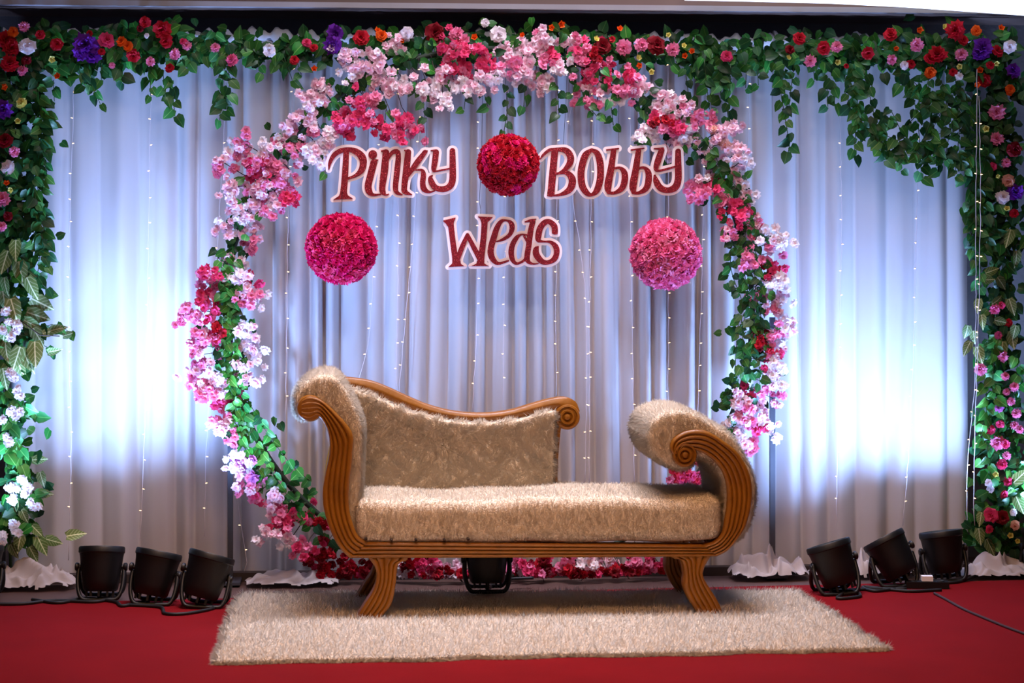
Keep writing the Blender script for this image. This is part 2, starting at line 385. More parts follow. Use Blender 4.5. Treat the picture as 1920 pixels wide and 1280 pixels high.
# ------------------------------------------------------------------ rug
rc = [G(404, 1236, 0.02), G(1655, 1210, 0.02), G(1492, 1104, 0.02), G(452, 1110, 0.02)]
ctr = sum(rc, Vector()) / 4; ctr.z = 0
rug = empty('fur_rug', ctr, 'shaggy ivory fur rug lying under the sofa on the red carpet', 'rug')
rgr = random.Random(4); outline = []
for i in range(4):
    a, b = rc[i], rc[(i + 1) % 4]
    for k in range(24):
        q = a.lerp(b, k / 24); nrm = Vector(((b - a).y, -(b - a).x, 0)).normalized()
        outline.append(q + nrm * (0.012 * math.sin(k * 1.9 + i) + rgr.uniform(-0.012, 0.012)))
mb = MB(ctr); m = len(outline)
mb.add([Vector((q.x, q.y, 0.001)) for q in outline] + [Vector((q.x, q.y, 0.012)) for q in outline],
       [tuple(reversed(range(m))), tuple(range(m, 2 * m))] + [(i, (i + 1) % m, m + (i + 1) % m, m + i) for i in range(m)])
rb = link('backing', mb.mesh('rug_backing', False), rug, M_FURBASE)
mb = MB(ctr)
for q, q2 in zip(outline, outline[1:] + outline[:1]): mb.add([(q.x, q.y, 0.003), (q2.x, q2.y, 0.003), (q2.x, q2.y, 0.016), (q.x, q.y, 0.016)], [(0, 1, 2, 3)])
edge_me = mb.mesh('rug_edge')
fringe = fur(rb, [edge_me], 26000, 0.030, 0.0032, (0, 0, -0.12), 0.35, 0.6, 12, M_RUGFUR, up=0.9); fringe.name = 'fringe'
fur(rb, [rb.data], 230000, 0.030, 0.0032, (0.05, -0.30, 0), 0.55, 0.42, 11, M_RUGFUR, zmin=-0.2)

# ------------------------------------------------------------------ sofa
SO = Vector((P(985, 1160, 0).x, 0, 0))
sofa = empty('chaise_sofa', SO, 'gold-framed scroll-arm chaise sofa upholstered in cream fur on the rug', 'sofa')
def XZ(pts, y): return [(P(u, v, y).x, P(u, v, y).z) for u, v in pts]
def ribbed(outer, inner, n, yf, depth, ridges, amp, rows=None, seg=6):
    """a carved bar whose front runs in ridges between two traced edges; yf = front face, depth goes back"""
    o, i_ = spline(outer, n), spline(inner, n); M = ridges * seg; vs = []; fs = []
    R = M + 1 + 2
    for k in range(n):
        for j in range(M + 1):
            t = j / M; q = o[k] + (i_[k] - o[k]) * t
            edge = min(1, min(t, 1 - t) * ridges * 1.2)
            vs.append((q[0], yf - amp * abs(math.sin(math.pi * t * ridges)) ** 0.7 * (0.5 + 0.5 * edge), q[1]))
        vs.append((i_[k][0], yf + depth, i_[k][1])); vs.append((o[k][0], yf + depth, o[k][1]))
    for k in range(n - 1):
        for j in range(R):
            fs.append((k * R + j, (k + 1) * R + j, (k + 1) * R + (j + 1) % R, k * R + (j + 1) % R))
    fs.append(tuple(range(R))); fs.append(tuple(reversed([(n - 1) * R + j for j in range(R)])))
    return vs, fs
def recalc(me):
    bm = bmesh.new(); bm.from_mesh(me); bmesh.ops.recalc_face_normals(bm, faces=bm.faces); bm.to_mesh(me); bm.free(); me.update(); return me
# traced front frame: left scroll arm, rail, right scroll arm
LO = [(566, 783), (579, 789), (596, 780), (609, 796), (617, 820), (617, 852), (609, 892), (605, 930), (611, 970), (626, 1008), (640, 1030), (656, 1045)]
LI = [(566, 748), (580, 741), (604, 750), (629, 772), (651, 796), (662, 817), (661, 846), (659, 874), (655, 905), (654, 946), (660, 977), (672, 1004), (690, 1015)]
RO = [(1344, 1042), (1366, 1029), (1390, 998), (1401, 974), (1409, 929), (1404, 888), (1384, 850), (1356, 826), (1322, 807), (1287, 807), (1263, 821), (1256, 838), (1261, 852)]
RI = [(1320, 1021), (1340, 1014), (1354, 998), (1359, 974), (1363, 946), (1363, 915), (1356, 888), (1342, 867), (1322, 851), (1306, 844), (1294, 838), (1284, 838), (1280, 846)]
mb = MB(SO)
mb.add(*ribbed(XZ(LO, 0), XZ(LI, 0), 60, -0.012, 0.07, 5, 0.010))
mb.add(*ribbed(XZ([(656, 1045), (1000, 1044), (1344, 1042)], 0), XZ([(690, 1015), (1000, 1018), (1320, 1021)], 0), 12, -0.012, 0.07, 4, 0.010))
mb.add(*ribbed(XZ(RO, 0), XZ(RI, 0), 70, -0.012, 0.07, 5, 0.010))
link('front_frame', soften(recalc(mb.mesh('sofa_front_frame')), 70), sofa, M_WOOD)
mb = MB(SO)
for a in ((LO, LI, 40), ([(656, 1045), (1344, 1042)], [(690, 1015), (1320, 1021)], 6), (RO, RI, 40)):
    mb.add(*ribbed(XZ(a[0], 0), XZ(a[1], 0), a[2], 0.55, 0.05, 1, 0.004))
link('rear_frame', soften(recalc(mb.mesh('sofa_rear_frame')), 70), sofa, M_WOOD)
# side rails joining front and rear
for u, v in ((668, 1030), (1336, 1030)):
    q = P(u, v, 0); link('side_rail', MB(SO).box((q.x, 0.3, q.z), (0.05, 0.52, 0.055)).mesh('sofa_side_rail', False), sofa, M_WOOD)
def scroll_disc(u, v, y, rpx, name='scroll'):
    q = P(u, v, y); r = rpx * pxm(y, u)
    Mx = Matrix.Translation(q) @ Matrix.Rotation(math.pi / 2, 4, 'X')          # local z -> -Y (towards the camera)
    prof = [(r, -0.04), (r, 0.012), (r * .94, 0.020), (r * .80, 0.022), (r * .72, 0.013), (r * .64, 0.014), (r * .56, 0.024), (r * .42, 0.024), (r * .34, 0.014), (r * .26, 0.016), (r * .2, 0.026), (r * .06, 0.028)]
    link(name, soften(MB(SO).lathe(prof, Mx, 32).mesh('sofa_scroll'), 50), sofa, M_WOOD)
scroll_disc(1283, 852, 0, 23)
q = P(581, 765, 0); r = 25 * pxm(0)
link('scroll', soften(MB(SO).lathe([(r, -0.05), (r, 0.006), (r * .9, 0.016), (r * .5, 0.02), (r * .1, 0.021)], Matrix.Translation(q) @ Matrix.Rotation(math.pi / 2, 4, 'X'), 32).mesh('sofa_scroll_plain'), 50), sofa, M_WOOD)
# legs
FL = ([(683, 1046), (701, 1067), (706, 1087), (700, 1110), (684, 1134), (667, 1160)], [(764, 1046), (764, 1058), (747, 1066), (742, 1100), (734, 1137), (713, 1163)])
FR = ([(1258, 1043), (1261, 1054), (1277, 1058), (1284, 1080), (1283, 1104), (1293, 1127), (1309, 1150)], [(1342, 1043), (1330, 1054), (1319, 1074), (1320, 1090), (1345, 1128), (1355, 1150)])
def leg_xz(tr, y=0.0):
    pts = XZ(tr, y); zs = [z for _, z in pts]; zt, zb_ = max(zs), min(zs)
    return [(x, 0.012 + (z - zb_) * (zt + 0.02 - 0.012) / (zt - zb_)) for x, z in pts]
for tr in (FL, FR):
    for y in (-0.004, 0.50):
        mb = MB(SO).add(*ribbed(leg_xz(tr[0]), leg_xz(tr[1]), 26, y, 0.085, 5, 0.008)); link('leg', soften(recalc(mb.mesh('sofa_leg')), 70), sofa, M_WOOD)
# upholstery bodies: a traced outline run from front to back with softened edges
def padded(pts, y0, y1, rad=0.03, n=70, steps=4):
    p = spline(pts + [pts[0]], n)[:-1]; m = len(p)
    area2 = np.sum(p[:, 0] * np.roll(p[:, 1], -1) - np.roll(p[:, 0], -1) * p[:, 1])
    if area2 < 0: p = p[::-1]
    t = np.roll(p, -1, 0) - np.roll(p, 1, 0); t /= np.maximum(np.linalg.norm(t, axis=1), 1e-9)[:, None]; nr = np.stack([-t[:, 1], t[:, 0]], 1)
    rings = []
    for s in range(steps + 1):
        a = math.pi / 2 * s / steps; rings.append((y0 + rad * (1 - math.sin(a)), rad * (1 - math.cos(a)) * 0.6))
    rings = [(y0 + rad * (1 - math.sin(math.pi / 2 * s / steps)), rad * (1 - math.cos(math.pi / 2 * s / steps)) * 0.6) for s in range(steps, -1, -1)]
    rings += [(y0 + (y1 - y0) * k / 5, 0) for k in range(1, 5)]
    rings += [(y1 - rad * (1 - math.sin(math.pi / 2 * s / steps)), rad * (1 - math.cos(math.pi / 2 * s / steps)) * 0.6) for s in range(0, steps + 1)]
    vs = []; fs = []
    for y, ins in rings:
        q = p + nr * ins; vs += [(float(a), y, float(b)) for a, b in q]
    R = len(rings)
    for k in range(R - 1):
        for j in range(m): fs.append((k * m + j, k * m + (j + 1) % m, (k + 1) * m + (j + 1) % m, (k + 1) * m + j))
    fs.append(tuple(range(m))); fs.append(tuple(reversed(range((R - 1) * m, R * m))))
    return vs, fs
LA = [(550, 760), (551, 742), (569, 719), (598, 704), (626, 706), (645, 725), (665, 758), (678, 790), (681, 814), (679, 867), (677, 917), (672, 960), (670, 1004),
      (650, 1006), (634, 980), (626, 940), (630, 895), (638, 850), (634, 815), (618, 790), (604, 775), (588, 782), (566, 788), (552, 776)]
RA = [(1213, 819), (1222, 792), (1241, 777), (1274, 770), (1305, 776), (1342, 797), (1372, 816), (1395, 848), (1415, 891), (1420, 929), (1412, 974), (1402, 996), (1388, 1012), (1366, 1022),
      (1352, 1000), (1356, 974), (1359, 946), (1358, 915), (1351, 890), (1337, 868), (1318, 858), (1308, 862), (1300, 874), (1287, 880), (1267, 879), (1241, 866), (1222, 849)]
for nm, tr in (('arm_padding', LA), ('arm_padding', RA)):
    mb = MB(SO).add(*padded(XZ(tr, 0), 0.012, 0.57, 0.035, 110)); me = recalc(mb.mesh('sofa_arm_padding'))
    o = link(nm, me, sofa, M_FURBASE); fur(o, [me], 75000, 0.020, 0.0022, (0, -0.2, -0.35), 0.5, 0.6, 5 if tr is LA else 6, M_FUR)
# seat cushion
xl, xr = P(664, 960, 0).x, P(1354, 960, 0).x; ztop = 0.49; zbt = P(1000, 1019, 0).z
sx, sy, sz = xr - xl, 0.575, ztop - zbt
bm = bmesh.new(); bmesh.ops.create_cube(bm, size=1.0)
for v in bm.verts: v.co = Vector((v.co.x * sx, v.co.y * sy, v.co.z * sz))
bmesh.ops.bevel(bm, geom=[e for e in bm.edges], offset=0.06, segments=6, profile=0.6, affect='EDGES')
bmesh.ops.subdivide_edges(bm, edges=[e for e in bm.edges if e.calc_length() > 0.3], cuts=24, use_grid_fill=True)
cen = Vector(((xl + xr) / 2, 0.275, (ztop + zbt) / 2))
for v in bm.verts:
    v.co += cen
    v.co.z += 0.006 * math.sin(v.co.x * 7) * (1 if v.co.z > 0.45 else 0) + 0.004 * math.sin(v.co.x * 17 + v.co.y * 9)
    v.co -= SO
me = bpy.data.meshes.new('sofa_seat'); bm.to_mesh(me); bm.free(); me.polygons.foreach_set('use_smooth', [True] * len(me.polygons))
seat = link('seat_cushion', me, sofa, M_FURBASE); fur(seat, [me], 130000, 0.019, 0.0022, (0, -0.2, -0.35), 0.5, 0.6, 7, M_FUR, zmin=-0.75)
for u, v in ((686, 1010), (734, 1012.5), (780, 1012), (833, 1012), (878, 1011)):
    q = P(u, v, -0.03); link('upholstery_nail', MB(SO).lathe([(0.006, -0.02), (0.006, 0), (0.004, 0.004), (0.001, 0.005)], Matrix.Translation(q) @ Matrix.Rotation(math.pi / 2, 4, 'X'), 8).mesh('sofa_nail'), sofa, M_NAIL)
# back: carved crest rail, post, scroll and fur panel, at the rear of the seat
YB = 0.50
BT = [(632, 706), (655, 707), (690, 712), (720, 722), (760, 740), (800, 757), (840, 768), (880, 773), (920, 773), (960, 767), (1000, 755), (1035, 746), (1060, 744), (1078, 752), (1086, 770)]
BI = [(636, 726), (660, 727), (690, 737), (720, 748), (760, 764), (800, 776), (840, 784), (880, 788), (920, 788), (960, 784), (1000, 775), (1028, 768), (1046, 770), (1056, 774), (1062, 780)]
mb = MB(SO).add(*ribbed(XZ(BT, YB), XZ(BI, YB), 70, YB - 0.025, 0.06, 1, 0.014, seg=10))
link('crest_rail', soften(recalc(mb.mesh('sofa_crest')), 60), sofa, M_WOOD)
PO = [(1050, 800), (1047, 830), (1044, 870), (1043, 915)]; PI_ = [(1022, 800), (1024, 830), (1027, 870), (1027, 915)]
mb = MB(SO).add(*ribbed(XZ(PI_, YB), XZ([(u + 1, v) for u, v in PO], YB), 14, YB - 0.02, 0.055, 1, 0.008, seg=8)); link('back_post', soften(recalc(mb.mesh('sofa_post')), 60), sofa, M_WOOD)
scroll_disc(1063, 781, YB - 0.02, 24)
BP = [(640, 722), (662, 728), (690, 738), (720, 750), (760, 767), (800, 779), (840, 787), (880, 791), (920, 791), (960, 787), (1000, 778), (1026, 770), (1040, 772), (1040, 800), (1038, 850), (1036, 905), (1034, 935),
      (900, 940), (760, 940), (668, 938), (664, 850), (656, 780), (646, 745)]
mb = MB(SO).add(*padded(XZ(BP, YB - 0.03), YB - 0.06, YB + 0.02, 0.02, 160)); me = recalc(mb.mesh('sofa_back_panel'))
bp = link('backrest', me, sofa, M_FURBASE); fur(bp, [me], 80000, 0.028, 0.0024, (0.15, -0.1, -0.2), 0.35, 0.50, 9, M_FUR, clump=0.5)

# ------------------------------------------------------------------ leaves and flowers: templates
def grid_mesh(name, vs, fs, uvs, m):
    me = bpy.data.meshes.new(name); me.from_pydata([tuple(v) for v in vs], [], fs)
    me.polygons.foreach_set('use_smooth', [True] * len(fs)); ul = me.uv_layers.new(name='UVMap')
    li = np.empty(len(me.loops), int); me.loops.foreach_get('vertex_index', li); ul.data.foreach_set('uv', np.array(uvs, float)[li].ravel())
    me.materials.append(m); me.update(); return me
def leaf_mesh(name, m, L=0.055, W=0.046, heart=0.18, fold=0.25, droop=0.35):
    """heart-shaped leaf, base at the origin, tip along +Y, folded on the midrib, tip drooping"""
    prof = [(0.0, 0.0), (0.12, 0.62), (0.32, 1.0), (0.58, 0.82), (0.82, 0.38), (1.0, 0.0)]
    vs = []; uv = []; rows = []
    for k, (s, wd) in enumerate(prof):
        y = s * L; zc = -droop * L * s * s; row = []
        for x in ((0,) if wd == 0 else (-1, 0, 1)):
            back = heart * L * abs(x) * (1 if k == 1 else 0.35 if k == 2 else 0)
            vs.append((x * wd * W / 2, y - back, zc + fold * abs(x) * wd * W / 2)); uv.append((0.5 + x * wd / 2, s)); row.append(len(vs) - 1)
        rows.append(row)
    fs = []
    for a, b in zip(rows, rows[1:]):
        if len(a) == 1: fs += [(a[0], b[1], b[0]), (a[0], b[2], b[1])]
        elif len(b) == 1: fs += [(a[0], a[1], b[0]), (a[1], a[2], b[0])]
        else: fs += [(a[0], a[1], b[1], b[0]), (a[1], a[2], b[2], b[1])]
    return grid_mesh(name, vs, fs, uv, m)
def petals(layers, ruffle, seed, notch=0.0):
    rg = random.Random(seed); V = []; F = []; UV = []
    for (n, L, W, a0, a1, z0, r0) in layers:
        off = rg.uniform(0, 6.28)
        for i in range(n):
            phi = off + 2 * math.pi * i / n + rg.uniform(-0.2, 0.2); Ls = L * rg.uniform(0.85, 1.12); b = len(V); S = 3
            x, z = r0, z0; row0 = None
            for s in range(S + 1):
                t = s / S; wd = W * (0.28 + 0.95 * math.sin(min(1, t * 1.05) * math.pi * 0.62) if s else 0.25) * (0.9 if s == S else 1)
                if s:
                    a = math.radians(a0 + (a1 - a0) * (t - 0.5 / S)); x += Ls / S * math.cos(a); z += Ls / S * math.sin(a)
                for c in (-1, 0, 1):
                    rr = ruffle * rg.uniform(-1, 1) * t
                    nt = notch * Ls if (s == S and c == 0) else 0
                    q = Vector((x - nt + rr * 0.6, c * wd / 2, z + 0.10 * wd * abs(c) + rr))
                    V.append(Vector((q.x * math.cos(phi) - q.y * math.sin(phi), q.x * math.sin(phi) + q.y * math.cos(phi), q.z))); UV.append((0.5 + c / 2, t))
            for s in range(S):
                for c in range(2):
                    k = b + s * 3 + c; F.append((k, k + 1, k + 4, k + 3))
    return V, F, UV
def flower(name, kind, m, seed):
    if kind == 'blossom':   L = [(5, 0.026, 0.024, 12, -8, 0, 0.002), (5, 0.019, 0.018, 45, 25, 0.003, 0.001)]; a = petals(L, 0.004, seed, 0.12)
    elif kind == 'rose':    L = [(6, 1.0, 0.9, 15, -25, -0.1, 0.05), (6, 0.85, 0.85, 45, 5, 0.0, 0.05), (5, 0.65, 0.75, 68, 35, 0.05, 0.04), (4, 0.5, 0.55, 85, 75, 0.08, 0.03)]; a = petals(L, 0.09, seed)
    elif kind == 'carnation': L = [(8, 1.0, 0.65, 5, -20, -0.1, 0.05), (8, 0.9, 0.62, 32, 10, 0.0, 0.04), (7, 0.75, 0.55, 55, 35, 0.05, 0.03), (6, 0.6, 0.5, 78, 60, 0.08, 0.02)]; a = petals(L, 0.17, seed, 0.12)
    else:                   L = [(5, 0.9, 0.9, 62, 40, 0, 0.05), (4, 0.7, 0.75, 80, 72, 0.02, 0.03)]; a = petals(L, 0.06, seed)       # bud
    return grid_mesh(name, *a, m)
LEAF = {}
for key, m, L_, W_ in (('ivy', M_IVY, 0.055, 0.048), ('ivyd', M_IVYD, 0.055, 0.05), ('pothos', M_POTHOS, 0.058, 0.054), ('vari', M_VARI, 0.135, 0.085), ('varis', M_VARI, 0.085, 0.055)):
    LEAF[key] = [leaf_mesh('leaf_' + key, m, L_, W_, 0.18, f, d) for f, d in ((0.2, 0.25), (0.45, 0.5), (-0.15, 0.15))]
PC = {'W': (250, 242, 248), 'L': (250, 212, 226), 'P': (242, 138, 178), 'H': (230, 66, 116), 'R': (196, 22, 44), 'D': (130, 8, 26), 'O': (240, 96, 20), 'Y': (236, 226, 130), 'U': (112, 36, 160), 'C': (244, 190, 172), 'V': (206, 120, 196), 'K': (238, 108, 160), 'M': (226, 28, 110)}
PG = {'W': (250, 215, 215), 'L': (236, 130, 165), 'P': (222, 80, 125), 'H': (200, 30, 80), 'R': (120, 6, 20), 'D': (80, 2, 12), 'O': (220, 60, 10), 'Y': (180, 190, 70), 'U': (70, 10, 120), 'C': (220, 90, 80), 'V': (160, 60, 150), 'K': (200, 60, 110), 'M': (170, 10, 60)}
PM = {k: mat_translucent('petal_' + n_, srgb(*PC[k]), 0.28, 0.08, 30, 0.75, 0.14, srgb(*PG[k])) for k, n_ in
      (('W', 'white'), ('L', 'pale_pink'), ('P', 'pink'), ('H', 'hot_pink'), ('R', 'red'), ('D', 'dark_red'), ('O', 'orange'), ('Y', 'pale_yellow'), ('U', 'purple'), ('C', 'peach'), ('V', 'lilac'), ('K', 'candy_pink'), ('M', 'magenta'))}
_fc = {}
def FLOWER(kind, c, var=0):
    k = (kind, c, var)
    if k not in _fc: _fc[k] = flower('%s_%s' % (kind, PM[c].name), kind, PM[c], 31 * var + len(_fc))
    return _fc[k]
def frame(zdir, ydir):                          # rotation with local Z along zdir and local Y as close to ydir as it goes
    z = Vector(zdir).normalized(); y = Vector(ydir); y = y - z * y.dot(z)
    y = y.normalized() if y.length > 1e-5 else z.orthogonal().normalized(); x = y.cross(z)
    return Matrix(((x.x, y.x, z.x), (x.y, y.y, z.y), (x.z, y.z, z.z))).to_4x4()
TOCAM = -FWD
class Plant:
    """one garland: parts are stem, vines, flowers and up to 300 single leaves; the remaining leaves are one part"""
    def __init__(s, name, loc, label, cat, group, seed):
        s.e = empty(name, loc, label, cat, group); s.loc = Vector(loc); s.rg = random.Random(seed); s.items = {}; s.nleaf = 0
    def item(s, nm, me, M, parent=None, prio=0.0): s.items.setdefault(nm, []).append((prio, me, M, parent))
    def leaf(s, q, key, tip=None, face=None, scale=1.0, parent=None, prio=None):
        g = s.rg
        face = face or (TOCAM * 0.9 + Vector((g.uniform(-1, 1), 0, g.uniform(-0.5, 0.9))) * 0.75)
        tip = tip or Vector((g.uniform(-1, 1), g.uniform(-0.4, 0.3), g.uniform(-1.2, 0.5)))
        M = Matrix.Translation(Vector(q) - s.loc) @ frame(face, tip) @ Matrix.Scale(scale * g.uniform(0.75, 1.15), 4)
        s.item('leaf', g.choice(LEAF[key]), M, parent, q[1] if prio is None else prio)
    def flower(s, q, kind, c, r, face=None, nm='flower'):
        g = s.rg; face = face or (TOCAM + Vector((g.uniform(-.5, .5), 0, g.uniform(-.35, .55))))
        sc = r if kind != 'blossom' else r / 0.026
        M = Matrix.Translation(Vector(q) - s.loc) @ frame(face, (g.uniform(-1, 1), 0.2, g.uniform(-1, 1))) @ Matrix.Scale(sc, 4)
        s.item(nm, FLOWER(kind, c, g.randrange(2)), M, None, q[1])
    def stem(s, pts, r=0.006, m=None, nm='stem', n=5):
        mb = MB(s.loc).tube(pts, r, n); return link(nm, mb.mesh(nm), s.e, m or M_STEM)
    def vine(s, pts, key='ivy', y=None, step=0.026, scale=1.0):
        """a hanging ivy strand: its own part with its leaves as sub-parts"""
        g = s.rg; y = y if y is not None else 0.80
        w = [P(u, v, y + 0.20 + g.uniform(-0.01, 0.01)) for u, v in pts]; L = sum((a - b).length for a, b in zip(w, w[1:]))
        sp = [Vector(q) for q in spline(w, max(5, int(L / 0.03)))]
        par = s.stem(sp, 0.0022, nm='vine', n=4)
        pp = spline(w, max(3, int(L / step)))
        for i, q in enumerate(pp):
            side = 1 if i % 2 else -1
            tip = Vector((side * g.uniform(0.25, 1.0), -0.15, -g.uniform(0.4, 1.0)))
            s.leaf(Vector(q) + Vector((side * 0.006, -0.006, 0)), g.choice([key, key, 'ivyd']) if key == 'ivy' else key, tip, None, scale, par, prio=-5)
    def done(s, cap=300):
        for nm, its in s.items.items():
            its.sort(key=lambda t: t[0]); single, rest = its[:cap], its[cap:]
            for _, me, M, par in single:
                o = bpy.data.objects.new(nm, me); COL.objects.link(o); o.parent = par or s.e; o.matrix_local = M
            if rest:
                V = []; F = []; UV = []; MI = []; mats = []
                for _, me, M, _p in rest:
                    m = me.materials[0]
                    if m not in mats: mats.append(m)
                    b = len(V); V += [M @ v.co for v in me.vertices]; uvd = me.uv_layers[0].data
                    for p in me.polygons:
                        F.append(tuple(b + i for i in p.vertices)); MI.append(mats.index(m)); UV += [tuple(uvd[l].uv) for l in p.loop_indices]
                me = bpy.data.meshes.new(nm + '_mass'); me.from_pydata([tuple(v) for v in V], [], F)
                for m in mats: me.materials.append(m)
                me.polygons.foreach_set('use_smooth', [True] * len(F)); me.polygons.foreach_set('material_index', MI)
                ul = me.uv_layers.new(name='UVMap'); ul.data.foreach_set('uv', np.array(UV).ravel()); me.update()
                link({'leaf': 'foliage', 'blossom': 'blossom_mass'}.get(nm, nm + '_mass'), me, s.e, None, 'stuff')

# ------------------------------------------------------------------ flower hoop
YH = 1.02
DY = 0.20                                     # garlands, signs and balls hang just in front of the curtain
HC = P(922, 600, YH); HR = 495 * pxm(YH, 922)
HC.z = HR + 0.014
hoop = Plant('flower_hoop', (HC.x, YH, 0.0), 'large round hoop covered in pink blossoms and ivy standing behind the sofa', 'flower hoop', None, 21)
mb = MB(hoop.loc).tube([HC + Vector((math.cos(a) * HR, 0, math.sin(a) * HR)) for a in [2 * math.pi * k / 96 for k in range(96)]], 0.013, 8, closed=True)
link('hoop_frame', mb.mesh('hoop_frame'), hoop.e, mat('green_hoop_wrap', srgb(36, 52, 30), 0.7, var=0.3))
for u in (432, 1448):
    q = P(u, 700, YH + 0.05); mb = MB(hoop.loc).box((q.x, YH + 0.05, 0.60), (0.024, 0.024, 1.196)); mb.box((q.x, YH + 0.05, 0.006), (0.10, 0.24, 0.012))
    link('upright_post', mb.mesh('hoop_post', False), hoop.e, M_STEEL)
HB = '''650,105,L 670,125,L 690,110,L 700,145,L 735,95,L 752,80,L 660,140,L 715,120,L 840,75,H 835,105,H 860,90,H 878,95,H 900,105,H 915,120,H 870,128,H 845,125,H 730,160,L 755,165,W 780,160,L 820,145,L 850,150,L 880,160,W 897,155,L 830,186,W 805,172,L
675,190,H 700,195,P 690,222,H 715,235,H 740,232,H 757,245,H 780,240,H 650,212,H 640,225,H 590,180,L 605,165,L 575,195,L 560,232,L 580,222,L 620,250,W 600,280,W 640,240,P 655,245,H 530,265,P 545,277,P 508,275,W 580,290,W 597,300,W 615,268,L 570,260,P
490,312,H 520,320,P 545,320,P 500,342,P 530,350,P 545,372,H 510,380,W 500,402,P 475,395,L 420,305,P 447,290,W 460,270,P 470,300,P 475,322,H 440,350,L 430,375,L 452,405,W 417,428,L 485,345,P 465,430,L 490,360,L
395,510,H 387,532,P 432,485,L 442,510,W 467,450,P 470,540,H 385,560,H 362,590,P 395,592,H 352,590,P 387,630,P 372,645,P 402,640,H 377,665,P 455,545,L 460,620,W 472,640,W 483,662,W 362,690,P 367,720,P 395,712,L 385,740,P 412,730,W 432,760,H 420,790,P 432,815,P 417,802,L 465,715,L 455,700,L 460,560,P 405,620,R 480,555,W 450,650,W
452,862,V 467,882,V 445,872,W 480,905,V 475,928,H 460,915,P 540,970,H 530,985,H 548,960,H 575,970,H 500,1000,L 600,985,R 510,955,P 520,930,L 545,1010,L 590,1048,R 620,1042,R 650,1060,R 672,1072,R 570,1030,H 605,1065,D 640,1080,D 690,1060,R
760,1062,D 785,1070,R 805,1060,H 825,1078,R 845,1065,L 860,1085,R 760,1085,W 780,1055,R 800,1082,L 960,1070,L 970,1056,H 975,1085,R 990,1062,H 1005,1078,R 1025,1058,R 1040,1075,H 1060,1062,R 1080,1080,D 1100,1060,W 1115,1072,W 1130,1058,L 1145,1080,D 1165,1070,R 1185,1060,H 1205,1075,R 1215,1055,H 1070,1055,P 1090,1088,R 1020,1090,D 1180,1085,R 1240,1062,R
980,85,L 1000,95,L 970,110,W 985,122,L 1012,75,L 1030,105,H 1050,125,W 1000,150,L 1020,160,L 975,140,W 1070,75,L 1087,90,P 1110,105,R 1130,95,R 1090,110,H 1110,140,H 1100,170,P 1120,187,P 1145,135,H 1160,160,H 1150,190,W 1190,170,P 1203,160,L 1180,140,H 940,100,L 955,125,P 930,140,L 915,150,W
1245,187,L 1262,200,W 1235,200,L 1285,205,L 1300,217,P 1312,227,P 1265,232,H 1250,242,P 1220,250,W 1203,255,W 1285,255,W 1275,275,W 1255,275,L 1240,225,R 1352,245,C 1370,240,C 1355,270,C 1382,285,L 1392,300,W 1305,350,P 1310,367,P 1345,345,H 1357,360,H 1400,370,W 1390,392,H 1380,410,H 1402,417,P 1362,385,P 1330,330,L 1330,290,L 1375,330,C
1450,442,W 1467,457,W 1447,472,P 1370,440,P 1402,435,P 1417,442,W 1405,485,P 1450,502,R 1465,530,W 1462,560,L 1450,582,P 1477,612,W 1452,622,P 1462,642,W 1440,672,H 1462,682,W 1457,722,W 1450,747,P 1400,742,H 1390,770,P 1412,790,P 1420,802,H 1380,800,W 1440,802,W 1405,842,P 1396,825,V 1435,640,R 1445,700,L 1425,560,P 1440,530,L 1425,760,L 1395,750,L
1290,893,H 1278,896,H 1302,901,H 1270,890,R'''.split()
g = hoop.rg
mix = {'L': 'LLLLW', 'W': 'WWWL', 'P': 'PPPL', 'H': 'HHHPP', 'R': 'RRHD', 'D': 'DDR', 'C': 'CLL', 'V': 'VLW'}
for it in HB:
    u, v, c = it.split(','); u, v = float(u), float(v)
    low = v > 1030
    q0 = P(u, v, YH - (0.10 if not low else 0.03) + g.uniform(-0.04, 0.05))
    d = q0 - HC; rad = math.hypot(d.x, d.z); anchor = HC + Vector((d.x, 0, d.z)) * (HR / max(rad, 0.01))
    hoop.stem([anchor + Vector((0, -0.01, 0)), anchor.lerp(q0, 0.6) + Vector((g.uniform(-.02, .02), -0.02, g.uniform(-.02, .02))), q0], 0.0022, M_TWIG, 'twig', 4)
    for k in range(10):
        q = q0 + Vector((g.gauss(0, 0.027), g.uniform(-0.03, 0.03), g.gauss(0, 0.024)))
        q.z = max(q.z, 0.035); q.y = min(q.y, YH + 0.10)
        fc = TOCAM + Vector((g.uniform(-1, 1), 0, g.uniform(-.8, .8))) * 0.9
        hoop.flower(q, 'blossom', g.choice(mix[c]), g.uniform(0.016, 0.025), fc, 'blossom')
for k in range(900):
    a = g.uniform(0, 2 * math.pi)
    if math.radians(-62) < a - 2 * math.pi < math.radians(-32) or math.radians(238) < a < math.radians(308): continue
    r = HR + g.gauss(0.0, 0.055); y = YH - 0.02 + g.uniform(-0.10, 0.06)
    hoop.leaf(HC + Vector((math.cos(a) * r, y - YH, math.sin(a) * r)), g.choice(['ivy', 'ivyd', 'ivyd', 'pothos']), scale=0.85)
